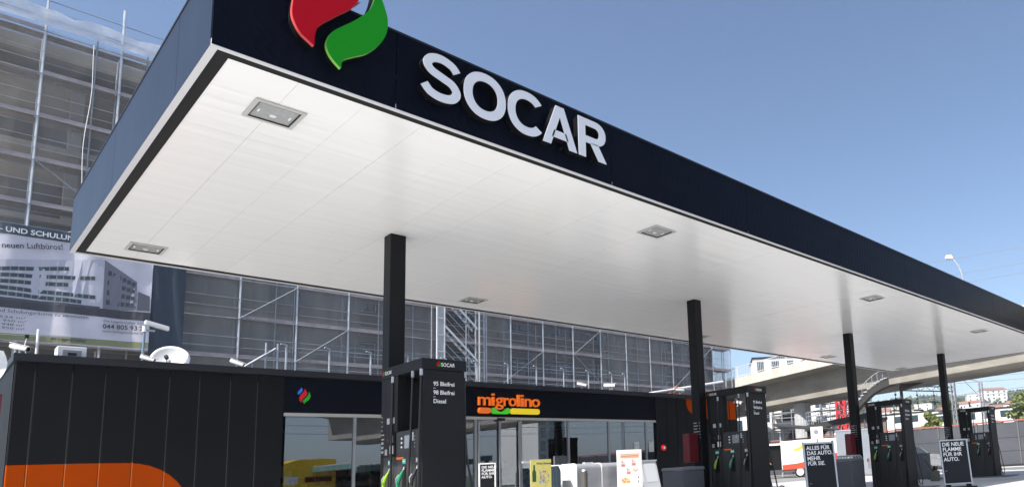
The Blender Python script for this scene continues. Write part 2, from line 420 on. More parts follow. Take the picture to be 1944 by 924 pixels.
# flame emblem on the fascia, rising above the canopy edge
def smooth_poly(P, n=5):
    R = []; N = len(P)
    for i in range(N):
        p0, p1, p2, p3 = P[i-1], P[i], P[(i+1) % N], P[(i+2) % N]
        sharp1 = len(p1) > 2; sharp2 = len(p2) > 2
        a = p1 if sharp1 else p0; d = p2 if sharp2 else p3
        for k in range(n):
            t = k/n
            R.append(tuple(.5*((2*p1[c])+(-a[c]+p2[c])*t+(2*a[c]-5*p1[c]+4*p2[c]-d[c])*t*t+(-a[c]+3*p1[c]-3*p2[c]+d[c])*t**3) for c in (0, 1)))
    return R
RED = [(1.925,5.13),(1.92,5.0),(1.945,4.92),(1.99,4.85),(2.045,4.81),(2.10,4.775,1),(2.10,4.86),(2.12,4.95),(2.17,5.03),(2.23,5.10),(2.31,5.19),(2.40,5.29),(2.46,5.40),(2.475,5.52),(2.43,5.66),(2.34,5.80),(2.30,5.89,1),(2.285,5.78),(2.23,5.66),(2.13,5.52),(2.02,5.38),(1.95,5.25)]
GRN = [(2.60,5.47),(2.565,5.36),(2.50,5.265),(2.41,5.155),(2.32,5.06),(2.245,4.975),(2.21,4.90),(2.20,4.83),(2.22,4.765),(2.26,4.71),(2.325,4.655,1),(2.33,4.71),(2.365,4.765),(2.45,4.83),(2.55,4.905),(2.645,5.02),(2.705,5.14),(2.73,5.25),(2.725,5.36),(2.69,5.47),(2.655,5.56),(2.62,5.62,1),(2.615,5.55)]
BLU = [(1.80,5.52),(1.82,5.44),(1.87,5.38,1),(1.93,5.46),(2.02,5.57),(2.10,5.68),(2.12,5.78),(2.09,5.88),(2.02,5.97,1),(1.98,5.86),(1.90,5.74),(1.82,5.63)]
emb = thing('flame_emblem', 'large raised flame emblem with red and green tongues on the canopy corner', 'logo sign', (2.3, Y-.14, 4.65))
M_rimr = mat('red_rim', (.75,.12,.12), .3); M_rimg = mat('green_rim', (.28,.62,.12), .3)
for nm_, P, fm, rm in (('red_flame', RED, M_red, M_rimr), ('green_flame', GRN, M_green, M_rimg), ('blue_flame', BLU, M_blue, M_blue)):
    pp = smooth_poly(P, 6)
    f = MB().prism(pp, (0, Y, 0), *NY, .136, .15).build(nm_, fm, emb, True)
    cx = sum(p[0] for p in pp)/len(pp); cz = sum(p[1] for p in pp)/len(pp)
    MB().prism([(cx+(a-cx)*1.006, cz+(b-cz)*1.004) for a, b in pp], (0, Y, 0), *NY, .10, .1355).build('rim', rm, f, True)
    MB().prism([(cx+(a-cx)*.95, cz+(b-cz)*.97) for a, b in pp], (0, Y, 0), *NY, .0, .0845).build('backing', M_letterside, f, True)
MB().tube((2.40, Y+.3, 5.37), (2.49, Y-.10, 5.42), .007).tube((2.66, Y+.3, 5.37), (2.62, Y-.10, 5.5), .007).tube((2.0, Y+.3, 5.37), (2.1, Y-.1, 5.6), .007).build('brace', M_galv, emb, True)
# ================================================================ shop
YS = 17.0; XL, XR = 1.19, 20.78; ZR = 3.53
shop = thing('shop_building', 'single-storey dark clad petrol station shop with full-height glazing', 'building', (11, YS+3, 0))
# shell
MB().box(XL+.03, XL+.2, YS+.08, YS+9, 0, ZR-.05).box(XR-.2, XR-.03, YS+.08, YS+9, 0, ZR-.05).box(XL+.2, XR-.2, YS+8.8, YS+9, 0, ZR-.05).build('outer_wall', M_clad, shop, True)
MB().box(XL+.05, XR-.05, YS+.08, YS+9, ZR-.25, ZR-.06).build('roof', M_coping, shop, True)
MB().box(XL-.03, XR+.03, YS-.085, YS+.2, ZR-.135, ZR).box(XL-.03, XL+.2, YS+.2, YS+9.05, ZR-.135, ZR).box(XR-.2, XR+.03, YS+.2, YS+9.05, ZR-.135, ZR).box(XL+.2,XR-.2,YS+8.9,YS+9.05,ZR-.135,ZR).build('coping', M_coping, shop, True)
# cladding panels left of the glazing and right of it: chamfered edges, small joints
def panel(x0, x1, z0, z1, y=YS):
    m_ = MB(); c = .014; g = .0075; d = .035
    a, b = x0+g, x1-g; yo = .006
    P = [(a, y+d), (a, y+c-yo), (a+c, y-yo), (b-.01, y), (b, y+.0), (b, y+d)]
    n = len(P)
    for z in (z0, z1):
        for p in P: m_.v.append((p[0], p[1], z))
    for i in range(n-1): m_.f.append((i, i+1, n+i+1, n+i))
    m_.f.append(tuple(range(n-1, -1, -1))); m_.f.append(tuple(range(n, 2*n)))
    return m_.build('wall_panel', M_clad, shop, True)
edges = [XL, 1.45, 1.93, 2.38, 2.84, 3.32, 3.80, 4.32, 4.80, 5.30]
for a, b in zip(edges, edges[1:]): panel(a, b, 0, ZR-.136)
M_joint = mat('sunlit_joint', (.026,.026,.029), .5)  # paler than the cladding: sun catching the joint edges, put into the colour
M_ojoint = mat('sunlit_joint_orange', (.75,.16,.01), .5)  # brighter than the foil: sunlit panel edges painted as a strip
for k, a in enumerate(edges[1:-1]):
    zo = 1.61 if a < 2.9 else (1.42 if a < 3.5 else 0)
    MB().box(a-.0072, a+.0072, YS-.003, YS+.034, zo+.002, ZR-.30).build('joint_glint', M_joint, shop, True)
    if zo: MB().box(a-.0072, a+.0072, YS-.003, YS+.034, .3, zo).build('joint_glint', M_ojoint, shop, True)
er = [16.42, 16.95, 17.45, 17.93, 18.42, 18.9, 19.38, 19.86, 20.32, XR]
for a, b in zip(er, er[1:]): panel(a, b, 0, ZR-.136)
MB().box(XL+.01, 5.30, YS+.036, YS+.08, 0, ZR-.14).build('wall_core', M_black, shop, True)
MB().box(16.42, XR-.01, YS+.036, YS+.08, 0, ZR-.14).build('wall_core', M_black, shop, True)
# left return wall panels
ylist = [YS+.1+.9*i for i in range(10)]
for a, b in zip(ylist, ylist[1:]):
    MB().box(XL, XL+.03, a+.005, b-.005, 0, ZR-.136).build('side_panel', M_clad, shop, True)
    MB().box(XR-.03, XR, a+.005, b-.005, 0, ZR-.136).build('side_panel', M_clad, shop, True)
# orange foil swooshes, cut at the panel joints
def clip(poly, x0, x1):
    def cl(P, f, xx):
        R = []
        for i in range(len(P)):
            a, b = P[i-1], P[i]
            ia, ib = f(a[0]), f(b[0])
            if ia != ib: t = (xx-a[0])/(b[0]-a[0]); R.append((xx, a[1]+t*(b[1]-a[1])))
            if ib: R.append(b)
        return R
    return cl(cl(poly, lambda x: x >= x0, x0), lambda x: x <= x1, x1)
sw = [(XL+.0, 1.61), (2.2, 1.61), (2.76, 1.60)] + [(2.76+1.0*sin(t*pi/2/9), .55+1.05*cos(t*pi/2/9)) for t in range(1, 10)] + [(3.76, .3), (XL, .3)]
for a, b in zip(edges, edges[1:]):
    p = clip(sw, a+.022, b-.0185)
    if len(p) > 2: MB().prism(p, (0, YS, 0), *NY, .007, .0085).build('orange_stripe', M_orange, shop, True)
    if len(p) > 2:
        zt = max(q[1] for q in p if q[0] < a+.03); zl = .3
        if zt > .35: MB().prism([(a+.0075, .0-.008),(a+.0215, .014-.008),(a+.0215,.0155-.008),(a+.007,.0008-.008)], (0, YS, 0), (1,0,0), (0,-1,0), (0,0,1), zl, zt).build('orange_edge', M_orange, shop, True)
sr = [(17.88, 3.39), (17.93, 3.2), (18.05, 2.98), (18.25, 2.86), (18.55, 2.74), (18.9, 2.69), (XR, 2.69), (XR, 3.39)]
for a, b in zip(er, er[1:]):
    p = clip(sr, a+.022, b-.0185)
    if len(p) > 2: MB().prism(p, (0, YS, 0), *NY, .007, .0085).build('orange_stripe', M_orange, shop, True)
# embossed sign band above glazing
bx = [5.305, 8.1, 9.6, 12.1, 14.3, 16.415]
for a, b in zip(bx, bx[1:]): MB().box(a+.002, b-.002, YS+.03, YS+.06, 2.62, ZR-.136).build('sign_band', M_fascia, shop, True)
MB().box(5.31, 16.41, YS+.065, YS+.5, 2.64, ZR-.26).build('lintel', M_black, shop, True)
# aluminium glazing frame
MB().box(5.305, 16.415, YS-.01, YS+.12, 2.53, 2.6).build('frame_head', mat('frame_alu', (.42,.41,.39), .4, metal=.3), shop, True)
mull = [5.33, 6.78, 8.3, 9.83, 11.2, 12.83, 14.38, 15.98, 16.38]
M_alu = mat('frame_grey', (.27,.28,.30), .4, metal=.4)
for x in mull[1:-1]: MB().box(x-.03, x+.03, YS+.02, YS+.1, 0, 2.53).build('mullion', M_alu, shop, True)
MB().box(5.33, 16.38, YS+.025, YS+.095, 0, .08).build('sill', M_alu, shop, True)
door = MB().box(10.50, 10.54, YS-.02, YS+.02, .02, 2.49).box(9.88, 9.92, YS-.02, YS+.02, .02, 2.49).box(11.11, 11.15, YS-.02, YS+.02, .02, 2.49).build('door_leaf', M_alu, shop, True)
MB().box(10.43, 10.65, YS-.06, YS+.02, 2.50, 2.57).build('door_sensor', M_black, door, True)
MB().box(10.02, 10.28, YS+.12, YS+.14, 2.34, 2.47).build('hanging_sign', mat('grey_card', (.35,.35,.36), .6), shop, True)
for i, (a, b) in enumerate(zip(mull, mull[1:])):
    m_ = MB(); t = rnd.uniform(-.0035, .0035); q = rnd.uniform(-.003, .003)
    y = YS+.06; w = b-a-.06
    m_.quad((a+.03, y-t*w, .08), (b-.03, y+t*w, .08), (b-.03, y+t*w+q*2.4, 2.53), (a+.03, y-t*w+q*2.4, 2.53))
    m_.build('glass_pane', M_glass, shop, True)
# interior
MB().box(XL+.2, XR-.2, YS+.12, YS+8.8, -.004, .012).build('shop_floor', mat('floor_tile', (.18,.175,.17), .25, var=.1), shop, True)
MB().box(XL+.2, XR-.2, YS+.5, YS+8.8, 2.95, 3.0).build('shop_ceiling', mat('dark_ceiling', (.03,.03,.03), .8), shop, True)
MB().box(XL+.2, 5.25, YS+.12, YS+.16, 0, 3).build('inner_wall', M_black, shop, True)
for x0, x1 in ((9.9, 12.2), (13.1, 15.2)):
    n_ = 28; m_ = MB(); xc, yc = (x0+x1)/2, YS+2.6; R_ = (x1-x0)/2
    for r_i, r_o in ((R_*.75, R_),):
        for i in range(n_):
            a0, a1 = 2*pi*i/n_, 2*pi*(i+.75)/n_
            P = [(xc+r*cos(a), yc+r*sin(a)) for r, a in ((r_i, a0), (r_o, a0), (r_o, a1), (r_i, a1))]
            m_.prism(P, (0,0,0), (1,0,0), (0,1,0), (0,0,1), 2.52, 2.60)
    m_.build('ceiling_ring', mat('pine_wood', (.55,.30,.10), .5), shop, True)
tag(MB().box(8.7, 9.1, YS+2.2, YS+2.3, 2.3, 2.45).build('info_screen', mat('lit_orange', (.6,.25,.08), .5, emit=(1,.35,.08,.6)), shop, True))
# goods shelves inside: each unit a thing with boards and rows of packets
cols = [(.45,.06,.04), (.5,.3,.05), (.08,.2,.4), (.35,.35,.33), (.1,.3,.12), (.4,.15,.25), (.2,.2,.22)]
spots = [(6.2, 20.0), (8.0, 20.6), (10.2, 20.4), (12.0, 20.0), (14.2, 20.6)]
desc = ['left of the door behind the first pane', 'behind the second shop pane', 'straight behind the sliding door', 'right of the sliding door', 'behind the right-hand panes']
for (sx, sy), d in zip(spots, desc):
    t = thing('goods_shelf', 'dark shelf of coloured packets inside the shop %s' % d, 'shelf', (sx, sy, .012), group='goods shelves inside the shop')
    f = MB().box(-.75, -.72, -.2, .2, 0, 1.6).box(.72, .75, -.2, .2, 0, 1.6).box(-.72, .72, .17, .2, 0, 1.6).build('rack', M_black, t)
    for i in range(4):
        MB().box(-.72, .72, -.2, .17, .1+i*.38, .12+i*.38).build('shelf_board', M_coping, t)
        x = -.7
        while x < .55:
            w = rnd.uniform(.08, .2); h = rnd.uniform(.14, .28); c_ = rnd.choice(cols)
            MB().box(x, x+w-.01, -.17, .1, .122+i*.38, .122+i*.38+h).build('packet', mat('packet_%d' % cols.index(c_), c_, .5), t)
            x += w
cnt = thing('shop_counter', 'dark counter inside the shop left of the entrance', 'counter', (7.0, 18.6, .012))
MB().box(-1.2, 1.2, -.25, .25, 0, .95).build('base', M_black, cnt); MB().box(-1.25, 1.25, -.3, .3, .95, 1.0).build('worktop', mat('worktop', (.3,.22,.15), .4), cnt)

# wall fittings
t = thing('alarm_box', 'small round red alarm fitting on the dark wall beside the shop window', 'alarm', (16.72, YS, 1.67))
MB().tube((0,0,0), (0,-.05,0), .10, 16).build('housing', mat('signal_red', (.7,.01,.02), .4), t); MB().box(-.03,.05,-.055,-.0505,-.03,.04).build('mark', M_print, t)
for i, (x, d) in enumerate(((15.55, 'left of the last window mullion'), (16.2, 'right of the last window mullion'))):
    o = MB().box(x-.11, x+.11, YS+.04, YS+.045, 1.55, 1.88).build('notice_sheet', mat('paper', (.5,.51,.52), .7)); tag(o, 'pale paper notice taped to shop glass %s' % d, 'notice', 'paper notices on the shop glass')

# small flame logo and shop sign on the band
t = thing('wall_logo', 'small red, green and blue flame logo on the dark band above shop window', 'logo sign', (5.7, YS, 2.8))
sc = .28/1.0
for nm_, P, fm in (('red_flame', RED, M_red), ('green_flame', GRN, M_green), ('blue_flame', BLU, M_blue)):
    mb_ = mat(fm.name+'_lit', tuple(fm.node_tree.nodes['Principled BSDF'].inputs['Base Color'].default_value[:3]), .5, emit=(*fm.node_tree.nodes['Principled BSDF'].inputs['Base Color'].default_value[:3], .25))
    pp = [((a-2.3)*sc*.95+5.7, (b-5.25)*sc*.95+2.97) for a, b in smooth_poly(P, 4)]
    MB().prism(pp, (0, YS+.03, 0), *NY, .01, .045).build(nm_, mb_, t, True)
sg = thing('shop_sign', 'orange raised lettering migrolino above three coloured bars on the dark band', 'sign', (10.8, YS, 2.7))
M_so = mat('sign_orange', (.85,.16,.008), .35, emit=(1,.17,.005,.12)); M_sg = mat('sign_green', (.05,.42,.02), .35, emit=(.05,.5,.02,.25)); M_sy = mat('sign_yellow', (.80,.58,.01), .35, emit=(.8,.6,.02,.22))
zb = 2.905; xh = .225
for ch, a, b, d0, d1 in (('m',9.84,10.21,0,xh),('i',10.235,10.325,0,.33),('g',10.35,10.59,-.105,xh),('r',10.605,10.765,0,xh),('o',10.77,11.0,0,xh),('l',11.02,11.11,0,.325),('i',11.13,11.235,0,.33),('n',11.265,11.49,0,xh),('o',11.51,11.765,0,xh)):
    pts_o = (a, YS-.06, zb+d0)
    l = text('letter', ch, pts_o, *NY, 1, M_so, sg, bold=.004, extr=.03, fit=(b-a, d1-d0), world=True, res=5)
def rrect(x0, x1, z0, z1, r, n=6):
    P = []
    for cx, cz, a0 in ((x1-r, z1-r, 0), (x0+r, z1-r, pi/2), (x0+r, z0+r, pi), (x1-r, z0+r, 3*pi/2)):
        P += [(cx+r*cos(a0+pi/2*i/n), cz+r*sin(a0+pi/2*i/n)) for i in range(n+1)]
    return P
MB().prism(rrect(9.85, 10.215, 2.69, 2.845, .065), (0, YS, 0), *NY, -.02, .08).build('orange_bar', M_so, sg, True, bevel=.015)
MB().prism(rrect(10.83, 11.765, 2.69, 2.85, .065), (0, YS, 0), *NY, -.02, .08).build('yellow_bar', M_sy, sg, True, bevel=.015)
gp = [(10.25,2.83),(10.25,2.75),(10.29,2.70),(10.35,2.685),(10.70,2.685),(10.76,2.70),(10.79,2.75),(10.79,2.83),(10.765,2.845),(10.70,2.845),(10.62,2.77),(10.54,2.745),(10.46,2.75),(10.38,2.80),(10.34,2.845),(10.27,2.845)]
MB().prism(smooth_poly(gp, 3), (0, YS, 0), *NY, -.02, .07).build('green_bar', M_sg, sg, True)

# ---------------------------------------------------------------- things on the roof
def security_camera(loc, rz, tilt, h, label, s=1.0):
    t = thing('security_camera', label, 'security camera', loc, rz, 'white security cameras on the shop roof edge')
    R = Matrix.Rotation(tilt, 3, 'Y')
    MB().tube((0,0,0), (0,0,h), .022*s).tube((0,0,0), (0,0,.02), .05*s, 10).build('bracket', M_galv, t)
    m_ = MB(); P = rrect(-.075*s, .075*s, -.06*s, .06*s, .05*s, 4)
    k = len(P)
    for x, sc_ in ((-.19*s, .8), (-.16*s, 1), (.17*s, 1)):
        for a, b in P:
            v = R @ Vector((x, a*sc_, b*sc_)); m_.v.append((v.x, v.y, v.z+h+.05*s))
    for q in range(2):
        for i in range(k): j = (i+1) % k; m_.f.append((q*k+i, q*k+j, (q+1)*k+j, (q+1)*k+i))
    m_.f.append(tuple(range(k-1, -1, -1))); m_.f.append(tuple(range(2*k, 3*k)))
    m_.build('housing', M_white, t, smooth=True)
    v0 = R @ Vector((.171*s, 0, 0)); v1 = R @ Vector((.18*s, 0, 0))
    MB().tube((v0.x, v0.y, v0.z+h+.05*s), (v1.x, v1.y, v1.z+h+.05*s), .05*s, 14).build('lens', M_black, t)
    m_ = MB(); c0 = R @ Vector((-.2*s, 0, .068*s)); 
    hood = [(-.2,-.08,.066),( .22,-.08,.066),(.22,.08,.066),(-.2,.08,.066)]
    k = 0
    for dz in (0, .008):
        for p in hood: v = R @ Vector((p[0]*s, p[1]*s, p[2]*s+dz)); m_.v.append((v.x, v.y, v.z+h+.05*s))
    m_.f = [(3,2,1,0),(4,5,6,7),(0,1,5,4),(1,2,6,5),(2,3,7,6),(3,0,4,7)]
    m_.build('sun_hood', M_white, t)
    return t
ZE = ZR
security_camera((1.25, YS+.2, ZE-.02), -.7, .28, .12, 'white security camera left of the aerial on the roof corner', .75)
security_camera((3.02, YS+.3, ZE-.02), -.5, .35, .09, 'white security camera at the foot of pole beside satellite dish', .65)
security_camera((4.45, YS+.12, ZE-.02), -.5, .42, .09, 'white security camera on roof edge right of the satellite dish', .7)
security_camera((13.50, YS+.2, ZE-.02), -.6, .25, .13, 'white security camera on roof edge above the right-hand shop panes', .8)
security_camera((14.62, YS+.2, ZE-.02), -.8, .05, .15, 'longer white security camera right of its neighbour, aimed right', 1.0)
security_camera((17.85, YS+.2, ZE-.02), 2.6, -.1, .17, 'white security camera on roof edge just left of the second column', .9)
t = security_camera((20.72, YS-.12, 3.2), -1.2, .3, .1, 'white security camera on the right end corner of the shop wall', 1.0)
# pole with camera looking out
t = thing('pole_camera', 'light grey box camera on top of a slim pole by the dish', 'security camera', (2.96, YS+.45, ZR-.2))
MB().tube((0,0,0), (0,0,.98), .022, 8).build('pole', mat('pole_blue_grey', (.2,.27,.36), .4, metal=.3), t)
MB().box(-.03,.16,-.03,.03,.88,.91).build('arm', M_galv, t)
m_ = MB().box(0,.38,-.06,.06,.93,1.01); m_.v = [(x, y, z-(x-.1)*.25+.06) for x, y, z in m_.v]; m_.build('housing', M_white, t, bevel=.01)
MB().tube((0,0,.86),(0,0,.97),.04,10).build('joint', M_white, t)
# dish
t = thing('satellite_dish', 'white satellite dish behind the roof edge of the shop', 'satellite dish', (3.42, YS+.6, ZR-.1))
m_ = MB(); R1 = .34; ax = Vector((-.35,-.85,.38)).normalized(); a = ax.orthogonal().normalized(); b = ax.cross(a); cen = Vector((0,0,.26))
NR, NA = 8, 32
for i in range(NR+1):
    r = R1*i/NR; d = -.35*(1-(i/NR)**2)*R1
    for j in range(NA):
        tt = 2*pi*j/NA; m_.v.append(tuple(cen+a*(r*cos(tt))*.95+b*(r*sin(tt))+ax*d))
for i in range(NR):
    for j in range(NA): q = (j+1) % NA; m_.f.append((i*NA+j, i*NA+q, (i+1)*NA+q, (i+1)*NA+j))
o = m_.build('reflector', M_white, t, smooth=True); md = o.modifiers.new('s', 'SOLIDIFY'); md.thickness = .012
MB().tube((0,.04,0),(0,.04,.26),.025).build('mast', M_galv, t)
p = cen+ax*.36+Vector((0,0,-.12))
MB().tube(tuple(cen+b*0-Vector((0,0,.3))), tuple(p), .01).build('feed_arm', M_galv, t); MB().tube(tuple(p), tuple(p-ax*.08), .035, 10).build('receiver', M_black, t)
# aerial
t = thing('roof_aerial', 'slim aerial mast with long horizontal rods on the roof corner', 'aerial', (1.47, YS+.35, ZR-.1))
MB().tube((0,0,0),(0,0,.62),.02,8).build('mast', M_white, t)
m_ = MB()
for dz in (.50, .53): m_.tube((-.6,.05,dz-.01),(.42,.05,dz+.012),.006)
m_.build('rod', M_galv, t); MB().tube((-.14,0,.44),(-.14,0,.5),.03,10).build('balun', M_black, t)
MB().path([(-.14,0,.44),(-.16,0,.3),(-.13,0,.15),(-.1,0,0)], .006, 6).build('cable', M_print, t)
# vent box
t = thing('roof_vent_box', 'white boxy ventilation outlet with recessed front on the shop roof', 'roof vent', (1.95, YS+.5, ZR-.02))
MB().box(-.2,.2,-.02,.35,0,.29).build('housing', M_white, t, bevel=.01)
MB().box(-.13,.13,-.03,-.0205,.06,.22).build('grille', mat('vent_grey', (.28,.28,.3), .5), t); MB().box(-.06,.06,-.04,-.0305,.12,.17).build('vent_flap', M_coping, t)
# roof railing: uprights with small bent heads and two wires
YR = 23.2
t = thing('roof_railing', 'thin galvanised safety railing along the shop roof', 'railing', (14, YR, ZR))
fx = .9667
xs_ = [7.25, 8.44, 9.68, 10.90, 12.2, 13.45, 14.72, 15.99, 17.3, 18.57, 19.85, 21.14, 22.39, 23.79]
xs_ = [x for x in xs_ if x < 20.5]
for x in xs_ + [20.6]:
    MB().tube((x, YR, ZR-.2), (x, YR, 5.25), .028, 6).tube((x+.01, YR, 5.25), (x-.17, YR-.05, 5.28), .024, 6).build('upright', M_galv, t, True)
MB().tube((7.25, YR, 5.2), (20.6, YR, 5.2), .009, 5).tube((7.25, YR, 4.6), (20.6, YR, 4.6), .009, 5).build('wire', M_galv, t, True)
t = thing('roof_ladder', 'slim white access ladder with sloping handrail rising above the shop roof', 'ladder', (6.9, 23.3, ZR))
m_ = MB().tube((6.75,23.3,ZR-.2),(6.75,23.3,5.3),.025).tube((7.05,23.3,ZR-.2),(7.05,23.3,5.3),.025); m_.build('stile', M_galv, t, True)
m_ = MB()
for i in range(7): m_.tube((6.75,23.3,ZR+.05+.25*i),(7.05,23.3,ZR+.05+.25*i),.014)
m_.build('rung', M_galv, t, True)
m_ = MB().tube((5.75,23.3,4.18),(7.0,23.3,5.15),.035)
for x in (6.0, 6.42): m_.tube((x,23.3,ZR-.2),(x,23.3,4.18+(x-5.75)*.776),.022)
m_.build('handrail', M_galv, t, True)
t = thing('roof_strut', 'long pale sloping strut lying across the roof behind the right cameras', 'strut', (18.5, 20.5, ZR))
MB().tube((17.6,19.5,3.75),(23.0,19.5,4.62),.045,8).build('bar', M_white, t, True)
m_ = MB()
for i in range(5): m_.tube((18.9+.12*i,19.4,ZR),(20.2+.1*i,19.6,4.3-.05*i),.02)
m_.build('orange_rod', mat('orange_rod', (.7,.22,.1), .5), t, True)
# ================================================================ petrol pumps
M_lime = mat('nozzle_lime', (.28,.55,.01), .35); M_ngreen = mat('nozzle_green', (.0,.28,.12), .35); M_nblack = mat('nozzle_black', (.02,.02,.022), .3)
M_mint = mat('grade_label_mint', (.12,.55,.42), .5); M_screen = mat('pump_screen', (.28,.31,.34), .15)
def pump_proto():
    t = thing('petrol_pump', 'x', 'petrol pump', (4.29+.31, 9.34, 0), group='petrol pumps beside the canopy columns')
    # local: x -.31..+.31 ; y -.58 (near) .. +.58 (far)
    MB().box(-.29,.29,-.58,-.49,0,2.36).build('end_panel', M_pump, t, bevel=.008)
    ep = [c for c in C.objects if c.parent == t][-1]
    for z in (2.27, 1.34, 1.15, 1.115): MB().box(-.10,.11,-.583,-.5805,z,z+.011).build('slot', M_black, ep)
    MB().box(-.31,.31,-.60,.58,2.362,2.507).build('header', M_pump, t, bevel=.008)
    hd = [c for c in C.objects if c.parent == t][-1]
    MB().box(-.29,.29,.49,.575,1.60,2.36).build('far_end_panel', M_pump, t, bevel=.006)
    MB().box(.19,.29,-.488,-.33,1.602,2.36).build('upper_cabinet', M_pump, t)
    uc = MB().box(-.29,-.19,.12,.488,1.602,2.36).build('upper_cabinet', M_pump, t)
    MB().box(-.27,.27,-.488,.57,0,1.60).build('lower_cabinet', M_pumpl, t, bevel=.006)
    lc = [c for c in C.objects if c.parent == t][-1]
    MB().box(-.315,.315,-.61,.59,0,.06).build('plinth', M_black, t)
    # end texts
    yy = -.5835
    for s, z in (('95 Bleifrei', 2.15), ('98 Bleifrei', 2.035), ('Diesel', 1.92)):
        text('grade_text', s, (-.15, yy, z), *NY, .078, M_print, ep, bold=.010, width=.29 if s[0] == '9' else .17)
    MB().box(-.15,-.12,yy-.001,yy,2.115,2.12).box(-.15,-.12,yy-.001,yy,2.0,2.005).build('dash', M_print, ep)
    text('brand_text', 'SOCAR', (-.055, -.6025, 2.408), *NY, .07, M_print, hd, bold=.008, width=.19)
    text('brand_text', 'SOCAR', (-.312, .47, 2.408), *NX, .07, M_print, hd, bold=.008, width=.2)
    for (ox, pl) in ((-.09, 0), (.52, 1)):
        for nm_, P, fm in (('flame_mark', RED, M_red), ('flame_mark', GRN, M_green)):
            if pl == 0: MB().prism([((a-2.3)*.085+ox, (b-5.25)*.075+2.438) for a, b in smooth_poly(P, 2)], (0,-.60,0), *NY, .002, .0035).build(nm_, fm, hd)
            else: MB().prism([((a-2.3)*.085-ox, (b-5.25)*.075+2.438) for a, b in smooth_poly(P, 2)], (-.31,0,0), *NX, .002, .0035).build(nm_, fm, hd)
    # both long faces
    for sgn in (-1, 1):
        X = lambda d: sgn*(.27+d)
        def bx(y0, y1, z0, z1, d0, d1, name, mt, par):
            a, b = sorted((X(d0), X(d1))); return MB().box(a, b, y0, y1, z0, z1).build(name, mt, par)
        dp = bx(-.46, .14, 1.265, 1.585, .001, .014, 'display_panel', M_pumpl, t)
        bx(-.27, -.08, 1.36, 1.53, .0145, .017, 'screen', M_screen, dp)
        for i in range(3): bx(-.015, .02, 1.37+i*.058, 1.395+i*.058, .0145, .017, 'button', M_print, dp)
        for i in range(4): bx(-.37, -.355, 1.36+i*.045, 1.38+i*.045, .0145, .016, 'indicator', M_silver, dp)
        bx(-.33, -.31, 1.45, 1.56, .0145, .02, 'digit_strip', M_print, dp)
        ct = bx(.20, .52, 1.27, 1.60, .001, .016, 'card_terminal', M_black, t)
        bx(.24, .33, 1.31, 1.42, .0165, .024, 'keypad', M_print, ct); bx(.42, .49, 1.30, 1.38, .0165, .02, 'notice_label', M_stk, ct)
        bx(.25, .30, 1.46, 1.56, .0165, .03, 'card_slot', M_galv, ct); bx(.38, .42, 1.48, 1.52, .0165, .02, 'lamp', M_dred, ct)
        bx(-.03, .17, 1.225, 1.255, .001, .004, 'orange_label', mat('label_orange', (.75,.16,.02), .5), t)
        for y in (.2, .35): 
            a, b = sorted((sgn*.291, sgn*.293)); y = y if sgn < 0 else y-.67; MB().box(a, b, y, y+.08, 1.72, 1.80).build('rating_plate', M_silver, uc)
        # nozzle bays
        for y, mt, lm in ((.37, M_lime, M_mint), (-.05, M_ngreen, M_mint), (-.42+.0, M_nblack, M_nblack)):
            bay = bx(y-.06, y+.05, .78, 1.14, .001, .004, 'nozzle_bay', M_black, t)
            gl = bx(y-.045, y+.045, 1.165, 1.225, .001, .005, 'grade_label', lm, t)
            if mt is M_nblack:
                bx(y-.04, y+.04, 1.17, 1.176, .0055, .007, 'label_line', M_print, gl); bx(y-.04, y+.04, 1.214, 1.22, .0055, .007, 'label_line', M_print, gl)
            bx(y-.03, y+.03, 1.188, 1.203, .0055, .007, 'label_text', M_print, gl)
            nz = MB().path([(X(.02), y-.02, 1.08), (X(.035), y-.005, 1.04), (X(.055), y+.005, .99), (X(.07), y+.02, .93), (X(.07), y+.03, .86)], [.009,.015,.024,.027,.02], 8).build('nozzle', mt, t, smooth=True)
            MB().path([(X(.02), y-.02, 1.08), (X(.01), y-.025, 1.12)], .012, 8).build('spout', M_silver, nz); MB().path([(X(.085), y-.03, 1.02), (X(.115), y-.02, .97), (X(.095), y+.01, .91)], .007, 6).build('trigger_guard', M_silver, nz)
            h = [(X(.095), y+.035, .84), (X(.11), y+.04, .6), (X(.13), y+.02, .35), (X(.12), y-.03, .18), (X(.07), y-.08, .25), (X(.04), y-.1, .6)]
            yt = {0:.5}.get(0)
            h += [(X(.035), y-.11, 1.5), (X(.03), y-.12, 2.36)] if y > -.3 else [(X(.05), -.54, .9), (X(.045), -.55, 1.6), (X(.03), -.56, 2.36)]
            if y < -.1 or y > .2:
                MB().path(h, .014, 7).build('hose', M_rubber, t, smooth=True)
            else:
                MB().path([(X(.095), y+.035, .84), (X(.12), y+.05, .45), (X(.10), y-.1, .22), (X(.05), y-.2, .7), (X(.04), -.30, 1.5), (X(.03), -.33, 2.36)], .014, 7).build('hose', M_rubber, t, smooth=True)
        for y in (.25, -.33, -.56): MB().tube((X(.03), y, 2.28), (X(.03), y, 2.365), .022, 8).build('hose_clamp', M_galv, t)
    # big outward loop at the road-side corner
    MB().path([(.30,-.5,2.33),(.31,-.52,1.9),(.34,-.55,1.2),(.44,-.6,.55),(.50,-.62,.2),(.46,-.6,.07),(.40,-.57,.12),(.36,-.53,.5),(.32,-.48,.85)], .014, 8).build('hose', M_rubber, t, smooth=True)
    return t
P0 = pump_proto()
P0['label'] = 'nearest black petrol pump, in front of the first column, tallest in view'
px_ = [4.29, 11.10, 18.07, 24.97]
lab = ['', 'second black petrol pump, just right of the second column, with digit 6', 'third black petrol pump, beyond the white-framed advertising board', 'farthest black petrol pump with hoses looping to the ground, beside the last column']
